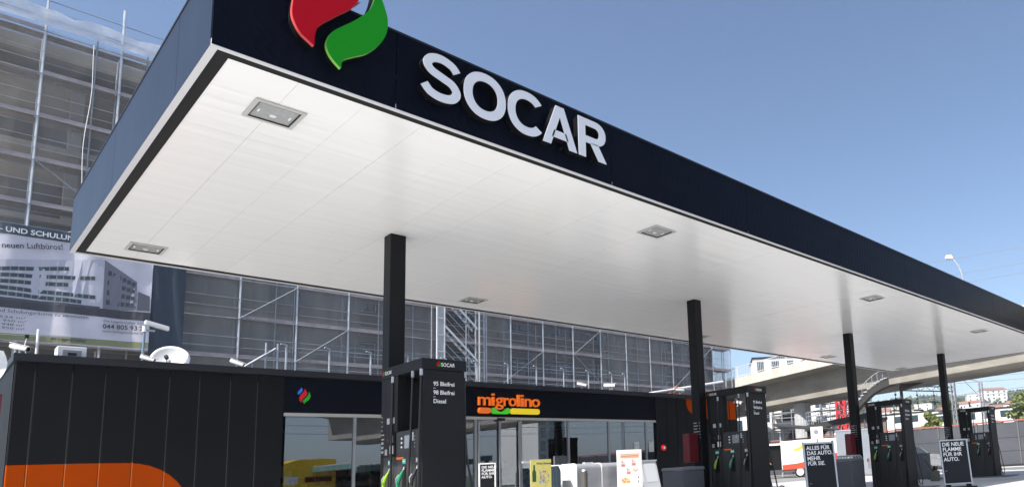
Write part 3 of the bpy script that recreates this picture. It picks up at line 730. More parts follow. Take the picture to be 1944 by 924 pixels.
for x, l in zip(px_[1:], lab[1:]):
    c = dup(P0, None, (x+.31, 9.34, 0), None, l)
    if x == 11.10: text('pump_number', '6', (-.287, -.17, 1.46), *NX, .11, M_print, c, bold=.02)

# islands
for i, (x, l) in enumerate(zip(px_, ('first', 'second', 'third', 'last'))):
    o = MB().box(x-.35, x+1.0, 8.3, 11.2, .002, .035).build('pump_island', mat('island_concrete', (.16,.16,.165), .8, var=.2, vscale=2), None, bevel=.01)
    tag(o, 'low concrete island under the %s petrol pump' % l, 'pump island', 'pump islands')

# dark red extinguisher boxes and grey bins left of the columns
for cx, n_, l in ((colx[1], 'second', ''), (colx[2], 'third', '')):
    t = thing('extinguisher_box', 'flat dark red box fixed beside the %s column above a grey bin' % n_, 'extinguisher box', (cx-.16, 10.12, 1.02), group='dark red boxes by the columns')
    MB().box(-.13,.155,-.1,.08,0,.60).build('housing', M_dred, t, bevel=.01); MB().box(-.11,.13,-.104,-.1005,.02,.58).build('door', M_dred, t)
    t = thing('waste_bin', 'grey waste bin with pale rim left of the %s column' % n_, 'waste bin', (cx-.52, 10.0, 0), group='grey bins beside the columns')
    MB().box(-.33,.33,-.28,.28,.0,.86).build('body', mat('bin_grey', (.085,.088,.10), .5, var=.1), t, bevel=.02)
    MB().box(-.345,.345,-.29,.29,.862,.93).build('lid', mat('bin_lid', (.16,.17,.19), .4), t, bevel=.02)
    if n_ == 'third':
        m_ = MB()
        for k in range(5): m_.path([(-.3+.15*k-.03,-.27,.93),(-.3+.15*k,-.2,1.0),(-.3+.15*k+.02,.2,1.0),(-.3+.15*k+.03,.27,.93)], .02, 6)
        m_.build('hood', M_silver, t)

# paper towel / squeegee things at the far pumps
t = thing('squeegee_bucket', 'olive bucket with a bail handle on the ground left of the board', 'bucket', (23.2, 10.25, .002), .3)
MB().box(-.20,.20,-.15,.15,0,.36).build('body', mat('bucket_olive', (.10,.10,.075), .5, var=.15), t, bevel=.03)
MB().path([(.19*cos(a), 0, .36+.17*sin(a)) for a in [pi*i/12 for i in range(13)]], .012, 6).build('handle', M_black, t)
MB().path([(-.15,0,.3),(-.4,.1,.5),(-.75,.2,.75)], .012, 6).build('squeegee', M_black, t)
t = thing('grey_cabinet', 'squat grey service bin standing between the third and fourth pumps', 'service bin', (25.6, 11.9, 0))
MB().box(-.4,.4,-.3,.3,0,.95).build('body', mat('bin_grey', (.085,.088,.10), .5), t, bevel=.03); MB().box(-.42,.42,-.32,.32,.952,1.0).build('lid', mat('bin_lid2', (.12,.12,.13), .5), t)
MB().box(.42,.56,-.2,.1,.5,.9).build('air_unit', M_black, t); MB().path([(.5,-.2,.6),(.66,-.25,.4),(.6,-.2,.15),(.5,-.1,.3)], .015, 6).build('air_hose', M_rubber, t)
t = thing('watering_can', 'black can with an arched handle on the ground left of the advertising board', 'watering can', (10.95, 7.95, 0), -.5)
MB().tube((0,0,0),(0,0,.26),.13,16,.10).build('body', M_black, t); MB().path([(.10*cos(a), 0, .26+.2*sin(a)) for a in [pi*i/12 for i in range(13)]], .013, 6).build('handle', M_black, t)
MB().tube((-.1,0,.1),(-.28,0,.36),.02,8).build('spout', M_black, t)

# ---------------------------------------------------------------- advertising boards
def aboard(loc, rz, w, h, lines, size, label, feet=True, fw_=.035, lean=.12, txtmat=None):
    t = thing('advertising_board', label, 'advertising board', loc, rz, 'framed advertising boards')
    sh = lambda z: lean*z/h
    def sheared(m_): m_.v = [(x, y+sh(z)*0.9, z) for x, y, z in m_.v]; return m_
    z0 = .1 if feet else .02
    f = MB().box(-w/2, -w/2+fw_, -.02, .02, z0, h).box(w/2-fw_, w/2, -.02, .02, z0, h).box(-w/2+fw_, w/2-fw_, -.02, .02, z0, z0+fw_).box(-w/2+fw_, w/2-fw_, -.02, .02, h-fw_, h)
    sheared(f).build('frame', M_silver, t, bevel=.006)
    p = sheared(MB().box(-w/2+fw_, w/2-fw_, -.008, .008, z0+fw_, h-fw_)).build('poster', mat('poster_dark', (.010,.0105,.013), .35, spec=.25), t)
    z = h-fw_-.035-size
    for i, s in enumerate(lines):
        o = text('slogan', s, (-w/2+fw_+.035, -.0095+sh(z)*.9, z), *NY, size*1.38, txtmat or M_print, p, bold=.022, lift=.0)
        z -= size*1.32
    MB().box(-w/2+fw_+.035, -w/2+fw_+.085, -.0105+sh(.4)*.9, -.0095+sh(.4)*.9, .45, .455).build('dash', M_print, p)
    if feet:
        MB().box(-w/2+.08, -w/2+.14, -.12, .12, 0, .1).box(w/2-.14, w/2-.08, -.12, .12, 0, .1).build('foot', M_black, t)
        MB().box(-w/2-.02, w/2+.02, -.25, .25, .0, .045).build('base', M_black, t)
    MB().tube((-w/2+.03, .05+lean*.9, h), (-w/2+.03, .05+lean*.9, h+.012), .02).tube((w/2-.03, lean*.9, h), (w/2-.03, lean*.9, h+.02), .022).build('corner_cap', M_black, t)
    return t
aboard((11.9, 7.62, 0), -.62, .68, 1.27, ['ALLES FÜR', 'DAS AUTO.', 'MEHR', 'FÜR SIE.'], .078, 'silver framed board reading ALLES FÜR DAS AUTO. MEHR FÜR SIE. beside second pump')
aboard((17.7, 7.2, 0), -.85, .75, 1.26, ['DIE NEUE', 'FLAMME', 'FÜR IHR', 'AUTO.'], .098, 'silver framed board reading DIE NEUE FLAMME FÜR IHR AUTO. left of farthest pump')
t3 = aboard((9.6, 16.1, 0), -.35, .42, 1.34, ['DIE NEUE', 'FLAMME', 'FÜR IHR', 'AUTO.'], .062, 'narrow white framed board in front of the sliding shop door', feet=False, lean=.0)
for c in C.objects:
    if c.parent == t3 and c.name.startswith('frame'):
        c.data.materials[0] = M_white
# poster stands by the door
t = thing('poster_stand', 'yellow promotion poster with a bottle on a stand right of the sliding door', 'poster stand', (11.05, 15.9, 0), -.25)
MB().box(-.28,.28,-.015,.015,.35,1.37).build('poster', mat('poster_yellow', (.56,.50,.14), .5, var=.1, vscale=6), t)
MB().box(-.29,.29,.016,.03,.34,1.38).build('frame', M_silver, t); MB().tube((0,.03,0),(0,.03,.4),.02).box(-.2,.2,-.15,.2,0,.02).build('foot', M_silver, t)
P_ = t
MB().prism([(-.24,.8),(-.14,.8),(-.14,1.05),(-.17,1.12),(-.17,1.24),(-.21,1.24),(-.21,1.12),(-.24,1.05)], (0,-.016,0), *NY, .0, .002).build('bottle_print', mat('bottle_green', (.02,.07,.02), .5), t)
text('headline', 'Wein Genuss', (-.13, -.0175, 1.25), *NY, .075, mat('print_black', (.03,.03,.03), .5), t, bold=.02)
for i in range(26):
    a = rnd.uniform(-.05,.2); b = rnd.uniform(.72,1.1); r_ = rnd.uniform(.015,.035); q = rnd.choice([(.25,.22,.45),(.5,.15,.1),(.6,.6,.55),(.2,.3,.5)])
    MB().prism([(a+r_*cos(2*pi*k/7), b+r_*sin(2*pi*k/7)) for k in range(7)], (0,-.016-.0002*i,0), *NY, .002, .003).build('fruit_print', mat('print_%d' % int(q[0]*100), q, .5), t)
text('price', '3.90', (.08, -.0175, .45), *NY, .1, mat('print_red', (.6,.05,.03), .5), t, bold=.02)
t = thing('poster_stand', 'tall white price poster in front of the silver cage outside the shop', 'poster stand', (13.75, 15.4, 0), -.4)
MB().box(-.37,.37,-.015,.015,.45,1.55).build('poster', mat('poster_white', (.82,.80,.77), .5), t)
MB().box(-.38,.38,.016,.03,.44,1.56).build('frame', M_white, t); MB().tube((-.3,.03,0),(-.3,.03,.46),.018).tube((.3,.03,0),(.3,.03,.46),.018).box(-.4,.4,-.2,.2,0,.025).build('foot', M_silver, t)
mo = mat('print_orange', (.8,.28,.08), .5); mr = mat('print_pinkred', (.62,.25,.25), .5); my = mat('print_yellow', (.8,.7,.2), .5)
MB().box(-.29,.29,-.018,-.016,1.42,1.435).box(-.29,.29,-.018,-.016,1.33,1.345).box(-.27,.27,-.018,-.016,1.36,1.40).build('header_print', mo, t)
for a, b in ((-.26,1.12),(.06,1.14),(-.1,.9)):
    text('price', '2.-', (a, -.0175, b+.06), *NY, .1, mr, t, bold=.03); MB().box(a, a+.11, -.018, -.016, b-.04, b+.03).build('product_print', mr, t)
MB().prism([(.1+.14*i/8, .94+.03*sin(i*1.2)) for i in range(9)]+[(.24-.14*i/8, .97+.03*sin((8-i)*1.2)) for i in range(9)], (0,-.016,0), *NY, 0, .002).build('sausage_print', mo, t)
for i in range(16):
    a = rnd.uniform(-.24,-.03); b = rnd.uniform(.62,.74); MB().prism([(a+.03*cos(2*pi*k/6), b+.03*sin(2*pi*k/6)) for k in range(6)], (0,-.016-.0002*i,0), *NY, .001, .002).build('food_print', rnd.choice([my, mo]), t)
MB().box(.24,.26,-.018,-.016,.72,.78).box(.24,.26,-.018,-.016,.6,.66).build('side_print', mat('print_black', (.03,.03,.03), .5), t)

# ---------------------------------------------------------------- goods in front of the shop
def archbox(m_, x0, x1, y0, y1, z0, z1, r):
    P = []
    for cy, cz, a0 in ((y1-r, z1-r, 0), (y0+r, z1-r, pi/2)):
        P += [(cy+r*cos(a0+pi/2*i/6), cz+r*sin(a0+pi/2*i/6)) for i in range(7)]
    P += [(y0, z0), (y1, z0)]
    return m_.prism(P, (0,0,0), (0,1,0), (0,0,1), (1,0,0), x0, x1)
t = thing('gas_bottle_cabinet', 'long silver rounded storage cabinet outside the shop window', 'storage cabinet', (13.2, 16.2, 0))
archbox(MB(), -1.02, .95, -.38, .38, .05, 1.22, .14).build('body', mat('cabinet_silver', (.50,.50,.52), .3, metal=.35, var=.06, bump=.0), t)
archbox(MB(), -1.06, -1.021, -.40, .40, .04, 1.24, .15).build('end_cap', M_white, t)
m_ = MB()
archbox(m_, -.16, -.12, -.39, .39, .05, 1.232, .145); m_.build('seam_strip', M_white, t)
m_ = MB()
for i in range(16): m_.box(-1.0, .94, -.384, -.3805, .12+i*.055, .127+i*.055)
m_.build('rib', M_galv, t)
MB().box(-.45,-.15,.0,.1,1.222,1.26).build('handle', M_white, t)
t = thing('tall_bollard', 'brown grey round post standing before the silver cabinet', 'bollard', (12.25, 15.6, 0))
MB().tube((0,0,0),(0,0,1.02),.09,20).build('post', mat('post_brown', (.10,.095,.085), .4), t); MB().tube((0,0,1.0),(0,0,1.05),.092,20,.07).build('cap', M_silver, t)
t = thing('trolley_shelter', 'small white edged rounded glass stand left of the silver cabinet', 'stand', (11.75, 16.35, 0))
archbox(MB(), -.02, .02, -.38, .38, .05, 1.2, .15).build('side_sheet', M_wglass, t)
m_ = MB(); m_.path([(0,-.4,.02),(0,-.4,1.05),(0,-.3,1.2),(0,.3,1.2),(0,.4,1.05),(0,.4,.02)], .022, 8); m_.build('hoop', M_white, t)
t = thing('chest_freezer', 'white slanted glass-topped freezer right of the tall white poster', 'freezer', (14.95, 16.2, 0))
m_ = MB().box(-.62,.55,-.35,.35,.05,1.22); m_.v = [(x, y if z < 1 else (y*.55+.12), z) for x, y, z in m_.v]
m_.build('body', mat('freezer_white', (.62,.64,.67), .35), t)
m_ = MB()
def slope(x0, x1, f0, f1, off):
    ya, yb = -.35, -.0725; P=[]
    k = len(m_.v)
    for f in (f0, f1):
        for x in (x0, x1):
            z = .05+1.17*f; y = ya+(yb-ya)*f
            m_.v.append((x, y-off, z+off*.2))
    m_.f.append((k, k+1, k+3, k+2))
for a, b in ((-.56,-.08),(.0,.49)): slope(a, b, .45, .95, .006)
m_.build('lid_glass', mat('lid_pale', (.75,.77,.8), .15), t)
MB().box(-.64,.57,-.10,.34,1.222,1.26).build('rim', M_white, t); MB().box(-.5,-.3,-.36,-.352,.3,.5).build('label_print', M_galv, t)
t = thing('leaflet_holder', 'small white card holder on the shop glass right of the door', 'card holder', (11.3, YS-.02, 1.32)); MB().box(-.12,.14,-.03,.0,0,.06).build('tray', M_print, t)
for i, (x, y, r_, h) in enumerate(((16.35, 15.6, 0, .9),)):
    t = thing('litter_bin', 'tall grey rounded litter bin against the shop wall below the red alarm', 'waste bin', (x+.1, y, 0))
    MB().box(-.42,.42,-.3,.3,0,.8).build('body', mat('bin_grey', (.085,.088,.10), .5), t, bevel=.04); MB().prism([(-.43,.8),(.43,.8),(.40,.92),(.2,.98),(-.2,.98),(-.40,.92)], (0,0,0), *NY, -.31, .31).build('lid', mat('bin_lid', (.16,.17,.19), .4), t)
# flag at far left
t = thing('banner_flag', 'white banner with red, yellow and green marks hanging left of the shop corner', 'banner', (.46, 10.0, .15))
MB().tube((-.42,0,0),(-.42,0,2.9),.03,8).build('pole', M_galv, t)
m_ = MB(); n_ = 12
for i in range(n_+1):
    z = 1.55+.75*i/n_; w_ = .56-.3*max(0, (.6-i/n_)) ; 
    for yy in (0, .01): m_.v += [(-.40, yy+.02*sin(i), z), (-.40+w_+.03*sin(i*.8), yy+.04*sin(i*.7), z)]
for i in range(n_):
    b = i*4; c = b+4; m_.f += [(b,b+1,c+1,c),(b+3,b+2,c+2,c+3),(b+1,b+3,c+3,c+1),(b+2,b,c,c+2)]
m_.build('cloth', M_white, t)
MB().box(-.1,.17,-.05,-.03,1.62,1.85).build('red_mark', M_dred, t); MB().box(-.1,.13,-.055,-.035,1.5,1.618).build('yellow_mark', mat('flag_yellow', (.7,.75,.02), .5), t)
# ================================================================ scaffolded building
YB = 42.2
bld = thing('building_under_construction', 'large unfinished concrete building behind scaffolding and netting', 'building', (20, 48, 0))
M_bc = mat('raw_concrete', (.32,.30,.27), .9, var=.3, vscale=.25, bump=.004, bscale=4)
M_bd = mat('dark_render', (.14,.135,.13), .9, var=.35, vscale=.3)
M_ply = mat('shuttering_ply', (.27,.24,.19), .8, var=.25, vscale=.8)
XA, XB_ = .35, 48.4
floors = [0.3+3.35*i for i in range(7)]
m_ = MB()
for z in floors: m_.box(XA, XB_, YB-.25, YB+10, z-.25, z)
m_.box(XA, XB_, YB-.6, YB+10, 21.1, 21.75); m_.build('floor_slab', M_bc, bld, True)
MB().box(XA, XB_, YB+4.5, YB+4.7, 0, 21).box(XB_-.3, XB_, YB, YB+10, 0, 21).build('core_wall', M_bd, bld, True)
bays = []; x = XA
while x < XB_-.1: bays.append(x); x += 3.62
bays.append(XB_)
for z0, z1 in zip(floors, floors[1:]):
    top = z0 > 12
    for a, b in zip(bays, bays[1:]):
        if b < -1: continue
        zz = z1-.25
        if top:
            # open frame: piers and some infill
            MB().box(a, a+.45, YB, YB+.4, z0, zz).build('pier', M_bc, bld, True)
            if rnd.random() < .55: MB().box(a+.45+rnd.choice([0, 1.4]), b-.2, YB+.05, YB+.25, z0, zz-rnd.choice([0, .7])).build('infill_board', M_ply, bld, True)
        else:
            w0, w1 = a+.75, b-.55
            m_ = MB().box(a, w0, YB, YB+.3, z0, zz).box(w1, b, YB, YB+.3, z0, zz).box(w0, w1, YB, YB+.3, z0, z0+.95).box(w0, w1, YB, YB+.3, z0+2.45, zz)
            m_.build('facade_wall', M_bd, bld, True)
            f = MB().box(w0, w0+.07, YB+.1, YB+.16, z0+.95, z0+2.45).box(w1-.07, w1, YB+.1, YB+.16, z0+.95, z0+2.45).box(w0+.07, w1-.07, YB+.1, YB+.16, z0+.95, z0+1.02).box(w0+.07, w1-.07, YB+.1, YB+.16, z0+2.38, z0+2.45).box((w0+w1)/2-.03, (w0+w1)/2+.03, YB+.1, YB+.16, z0+1.02, z0+2.38)
            f = f.build('window_frame', M_galv, bld, True)
            MB().box(w0+.07, w1-.07, YB+.17, YB+.18, z0+1.02, z0+2.38).build('window_pane', M_wglass, f, True)
# bright blue-grey film at two window openings on the left
M_film = mat('blue_film', (.40,.50,.68), .4)
for x0, x1, z0, z1 in ((1.9, 2.3, 20.5, 21.0), (1.45, 1.9, 17.6, 19.3), (2.0, 2.5, 19.7, 21.0)):
    pass
# ---------------------------------------------------------------- scaffold
YF, YK = 40.5, 41.35
sc = thing('scaffold', 'galvanised tube scaffold with planked levels in front of the unfinished building', 'scaffold', (20, 41, 0))
poles = [49.06-2.57*i for i in range(20)]
M_tube = mat('scaffold_tube', (.27,.295,.33), .4, metal=.3, var=.2, vscale=2)
M_std = mat('standard_tube', (.55,.58,.62), .4, metal=.2, var=.15, vscale=2)
M_plank = mat('scaffold_plank', (.20,.165,.16), .8, var=.3, vscale=1.5)
M_toe = mat('toe_board', (.38,.32,.33), .7, var=.25, vscale=2)
pm = None
for i, x in enumerate(poles):
    for y in (YF, YK):
        top = 22.6 if y == YF else 21.9
        if y == YF and i in (16, 17, 18): top = 24.0
        MB().tube((x, y, 0), (x+rnd.uniform(-.02,.02), y, top), .05 if y == YF else .035, 6).build('standard', M_std, sc, True)
for x in (12.1, 12.95, 17.3, 19.3, 27.3, 29.6, 34.4, 37.4, 40.1, 42.6, 44.9, 45.4, 47.8, 4.5, 6.3):
    MB().tube((x, YF+.02, 0), (x, YF+.02, 22.2), .032, 6).build('standard', M_tube, sc, True)
levels = [3.72+2*i for i in range(10)]
for z in levels:
    for a, b in zip(poles[1:], poles):
        if b < -.5: continue
        m_ = MB().box(a+.03, b-.03, YF+.26, YF+.50, z-.05, z).box(a+.03, b-.03, YF+.53, YF+.78, z-.05, z)
        m_.build('plank', M_plank, sc, True)
        if rnd.random() < .85:
            MB().box(a+.03, b-.03, YF+.0, YF+.03, z+.005, z+.16).build('toe_board', M_toe, sc, True)
m_ = MB()
for z in levels:
    for dz, r in ((-.03,.026),(.5,.014),(1.0,.014)):
        m_.tube((poles[-1], YF-.03, z+dz), (poles[0], YF-.03, z+dz), r, 5)
    m_.tube((poles[-1], YK, z-.06), (poles[0], YK, z-.06), .025, 5)
m_.tube((poles[-1], YF, 22.35), (poles[0], YF, 22.35), .025, 5).tube((.3, YF, 23.2), (7.0, YF, 23.2), .022, 5)
m_.build('ledger', M_tube, sc, True)
for a, b, z in ((10.51,13.08,9.7),(13.08,15.65,7.7),(23.3,25.9,5.7),(25.9,28.5,7.7),(31.1,33.6,9.7),(33.6,31.1,7.7),(43.9,46.5,9.7),(46.5,43.9,7.7),(5.37,2.8,13.7),(2.8,5.37,11.7),(38.8,41.3,5.7),(43.9,46.4,5.7),(41.35,43.9,7.7)):
    MB().tube((a, YF-.06, z), (b, YF-.06, z+2), .026, 6).build('diagonal_brace', M_tube, sc, True)
# fluttering film strip along the top guard rail
m_ = MB(); n_ = 90
for i in range(n_+1):
    x = XA+(50-XA)*i/n_
    m_.v += [(x, YF-.1+.05*sin(i*1.7), 21.95), (x, YF-.1+.09*sin(i*.9), 22.4), (x, YF-.1+.06*sin(i*1.3+1), 22.75+.12*sin(i*2.3)*sin(i*.7))]
for i in range(n_):
    for k in (0, 1): m_.f.append((i*3+k, i*3+3+k, i*3+4+k, i*3+1+k))
tag(m_.build('plastic_film', mix_transparent('clear_film', (.80,.82,.88), .62, 2.0, transl=.5), smooth=True), 'thin whitish plastic film along the top guard rail of the scaffold', 'plastic film')
# netting with folds, in vertical lengths between the standards
M_net = mix_transparent('debris_net', (.45,.44,.44), .50, .35, stretch=(1.2,1,.25), lo=.65, hi=1.35, transl=.35)
M_net2 = mix_transparent('debris_net_dark', (.33,.33,.36), .36, .5, stretch=(2.0,1,.2), lo=.4, hi=1.6, transl=.35)
M_net3 = mix_transparent('debris_net_pale', (.50,.49,.49), .50, .4, stretch=(1.6,1,.2), lo=.5, hi=1.4, transl=.4)
M_netl = mix_transparent('debris_net_light', (.50,.50,.53), .42, .5, stretch=(1.5,1,.3), lo=.6, hi=1.4, transl=.5)
M_neth = mix_transparent('debris_net_top', (.46,.45,.45), .32, .5, stretch=(1,1,.4), lo=.6, hi=1.4, transl=.3)
def net(x0, x1, z0, z1, mt, y=YF+.13, fold=.09, nx=14, nz=24):
    m_ = MB(); ph = rnd.uniform(0, 6); f2 = rnd.uniform(2.0, 3.5)
    for i in range(nx+1):
        for j in range(nz+1):
            x = x0+(x1-x0)*i/nx; z = z0+(z1-z0)*j/nz
            e = sin(pi*i/nx)*(.4+.6*abs(sin(pi*(z-3.7)/2)))
            m_.v.append((x+.03*sin(z*1.1+ph)*sin(pi*i/nx), y+fold*e*sin(f2*(x-x0)+ph+.5*sin(z*.6+ph))+.01*sin(z*.9+ph), z))
    for i in range(nx):
        for j in range(nz): k = i*(nz+1)+j; m_.f.append((k, k+nz+1, k+nz+2, k+1))
    return m_.build('net_sheet', mt, nets, True, smooth=True)
nets = thing('debris_netting', 'dark grey translucent debris netting hung in lengths over the scaffold', 'netting', (28, YF, 0))
pp_ = sorted(p for p in poles if p > 7.8)
for a, b in zip([8.0]+pp_[1:], pp_[1:]):
    if b-a < .5: continue
    if 19.5 < a < 22.8: continue
    if a > 41: net(a, b, 3.4, 14.5, M_netl); continue
    net(a, b, 3.4, 21.8, (M_net, M_net2, M_net, M_net3)[int(a*3) % 4])
ph_ = sorted(p for p in poles if -2 < p < 8.1)
for a, b in zip(ph_, ph_[1:]): net(a, b, 12.7, 21.9, M_neth, fold=.06)
# hanging ropes / gaps between sheets: pale strips
m_ = MB()
for x, w, z0, z1 in ((4.3,.022,13.0,21.6),):
    m_.path([(x+.05*sin(i*.9)+.1*(i/12)**2, YF-.3, z0+(z1-z0)*i/12) for i in range(13)], w*.6, 5)
tag(m_.build('hanging_strap', mat('strap_white', (.75,.76,.78), .6)), 'thin pale strap hanging down the scaffold front near canopy end', 'strap')
# navy sheet beside the advertising banner
t = thing('navy_sheet', 'plain dark navy tarpaulin between the big building banner and the netting', 'tarpaulin', (7.5, 39.9, 7))
m_ = MB(); nx = 8
for i in range(nx+1):
    for j in range(13):
        m_.v.append((6.95+1.22*i/nx, 39.95+.03*sin(i*1.3+j*.4), 7.0+6.0*j/12))
for i in range(nx):
    for j in range(12): k = i*13+j; m_.f.append((k, k+13, k+14, k+1))
m_.build('sheet', mat('tarpaulin_navy', (.035,.05,.075), .6, var=.1), t, True, smooth=True)
# ---------------------------------------------------------------- banner print
ban = thing('building_banner', 'huge printed banner showing a white office block with text and telephone number', 'banner', (1, 39.9, 8))
M_bw = mat('banner_white', (.62,.60,.67), .7, var=.12, vscale=.8)
m_ = MB(); nx, nz = 60, 20; bx0, bx1, bz0, bz1 = .5, 6.93, 7.65, 12.46
def bend(x, z): return 39.9+.05*sin(x*2.3+.8*sin(z*.9))+.03*sin(x*5.1+z)
for i in range(nx+1):
    for j in range(nz+1):
        x = bx0+(bx1-bx0)*i/nx; z = bz0+(bz1-bz0)*j/nz; m_.v.append((x, bend(x, z), z))
for i in range(nx):
    for j in range(nz): k = i*(nz+1)+j; m_.f.append((k, k+nz+1, k+nz+2, k+1))
cloth = m_.build('cloth', M_bw, ban, True, smooth=True)
def bprint(name, rects, mt, lift=.1):
    """flat print lying on the cloth: each polygon is cut in narrow strips that follow the folds"""
    m_ = MB()
    for P in rects:
        xs = [p[0] for p in P]; a, b = min(xs), max(xs); n = max(1, int((b-a)/.25))
        for i in range(n):
            q = clip(P, a+(b-a)*i/n, a+(b-a)*(i+1)/n)
            if len(q) < 3: continue
            k = len(m_.v); m_.v += [(x, bend(x, z)-lift, z) for x, z in q]; m_.f.append(tuple(range(k, k+len(q))))
    return m_.build(name, mt, cloth, True)
R_ = lambda x0, x1, z0, z1, s=0: [(x0, z0), (x1, z0+s*(x1-x0)), (x1, z1+s*(x1-x0)), (x0, z1)]
bprint('header_band', [R_(bx0, bx1, 12.0, 12.46, .03)], mat('print_navy', (.07,.09,.12), .6), .012)
bprint('olive_band', [R_(bx0, bx1, 7.66, 7.93, .01)], mat('print_olive', (.24,.25,.13), .6), .012)
bprint('office_picture', [[(bx0,9.35),(2.0,9.3),(5.3,9.33),(5.25,11.55),(2.1,10.95),(bx0,10.6)]], mat('print_facade', (.50,.50,.58), .6), .012)
bprint('office_side', [[(5.3,9.33),(6.45,9.42),(6.40,10.75),(5.25,11.55)]], mat('print_facade_side', (.20,.19,.24), .6), .014)
bprint('far_wing', [[(6.46,9.42),(6.9,9.45),(6.88,10.15),(6.46,10.3)]], mat('print_wing', (.12,.12,.15), .6), .014)
win = []; wnd = mat('print_window', (.05,.075,.085), .5); dv_ = []
for za, xb, zb_ in ((10.52,4.13,10.86),(10.26,4.97,10.56),(10.0,4.15,10.14),(9.74,5.03,9.72),(9.5,4.6,9.46)):
    sl = (zb_-za)/(xb-2.28); f_ = lambda x: za+sl*(x-2.28)
    win.append([(bx0, f_(bx0)), (xb, f_(xb)), (xb, f_(xb)+.17), (bx0, f_(bx0)+.15)])
    x = bx0+.2
    while x < xb: dv_.append([(x, f_(x)), (x+.035, f_(x)), (x+.035, f_(x)+.15), (x, f_(x)+.15)]); x += .17+.1*((x*7) % 1)
bprint('window_row', win, wnd, .024)
bprint('window_divider', dv_, mat('print_mullion', (.25,.26,.3), .5), .030)['kind'] = 'stuff'
win = []
for r in range(4):
    for q in range(6):
        x = 5.4+q*.165; f = (x-5.3)/1.1; z = 9.55+r*(.45-.15*f); h = .24-.07*f
        win.append([(x, z), (x+.12, z+.01), (x+.12, z+h-.01), (x, z+h)])
bprint('side_window', win, wnd, .026)
bprint('road', [[(bx0,9.0),(6.93,8.98),(6.93,9.38),(2.0,9.3),(bx0,9.35)]], mat('print_road', (.06,.06,.075), .6), .020)
bprint('dark_storey', [R_(bx0, 5.2, 9.30, 9.42)], mat('print_dark', (.08,.085,.1), .6), .022)
def btext(s, x, z, size, mt, rot=0, bold=.01, width=None):
    u = Vector((cos(rot), 0, sin(rot))); v = Vector((-sin(rot), 0, cos(rot)))
    return text('print_text', s, (x, 39.80, z), u, v, (0,-1,0), size, mt, cloth, bold=bold, world=True, width=width)
M_pt = mat('print_text_dark', (.05,.05,.07), .6)
btext('BÜRO – UND SCHULUNG', 1.05, 12.12, .30, M_print, .02, .02, 3.35)
btext('Ihre neuen Luftbüros!', 1.6, 11.35, .34, M_pt, .16, .01, 2.3)
btext('980 m² Büro- und Schulungsräume zu vermieten', .9, 8.76, .2, M_pt, .015, .0, 3.95)
for i, s in enumerate(('EG:   534 m²', '1.OG:  950 m²', '2.OG:  948 m²', '3.OG:  950 m²')): btext(s, 1.6, 8.55-.15*i, .13, M_pt, .0, .0, 1.35)
btext('Die Liegenschafter AG', 5.35, 8.76, .16, M_pt, .01, .0, 1.3)
btext('044 805 93 21', 5.34, 8.47, .28, M_pt, .03, .02, 1.45)
btext('www.dieliegenschafter.ch', 5.34, 8.30, .15, M_pt, .02, .0, 1.4)
btext('die Liegenschafter', 3.75, 7.79, .18, M_pt, .01, .01, 1.1)
# bands of light folds: taut vertical tension lines in the cloth
# ---------------------------------------------------------------- stair tower with bright edges
st = thing('scaffold_stair_tower', 'pale aluminium stair tower standing in front of the scaffold netting', 'stair tower', (21.2, 39, 0))
M_bright = mat('aluminium_bright', (.75,.76,.78), .4, metal=.2)
m_ = MB()
for x in (19.85, 20.3): m_.box(x-.04, x+.04, 38.6, 38.68, 0, 16)
for i in range(16): m_.box(19.85, 20.3, 38.6, 38.64, .6+i, .66+i)
m_.build('ladder_frame', M_bright, st, True)
MB().box(19.89, 20.26, 38.66, 38.67, 0, 16).build('pale_sheet', mix_transparent('white_film', (.7,.7,.72), .7), st, True)
m_ = MB()
for x in (22.55, 22.85, 23.0): m_.box(x-.035, x+.035, 38.6, 38.67, 0, 16)
for i in range(32): m_.box(22.55, 23.0, 38.61, 38.65, .3+.5*i, .34+.5*i)
for y in (38.6, 40.2):
    for x in (20.3, 22.55): m_.tube((x, y, 0), (x, y, 16), .03, 6)
m_.build('frame', M_galv, st, True)
for i in range(8):
    z = .2+2*i
    f = MB()
    for y in (38.75, 39.35): 
        k = len(f.v); f.v += [(20.35, y, z+2), (22.5, y, z), (22.5, y, z+.16), (20.35, y, z+2.16), (20.35, y+.04, z+2), (22.5, y+.04, z), (22.5, y+.04, z+.16), (20.35, y+.04, z+2.16)]
        f.f += [(k,k+1,k+2,k+3),(k+7,k+6,k+5,k+4),(k+3,k+2,k+6,k+7),(k+1,k,k+4,k+5)]
    f = f.build('stringer', M_bright, st, True)
    g = MB()
    for s in range(8): g.box(20.4+.26*s, 20.6+.26*s, 38.8, 39.34, z+1.95-.25*s, z+1.98-.25*s)
    g.build('tread', M_galv, f, True)
    MB().tube((20.35, 38.7, z+3), (22.5, 38.7, z+1), .02, 5).tube((20.35, 38.7, z+2.55), (22.5, 38.7, z+.55), .015, 5).build('stair_rail', M_galv, f, True)

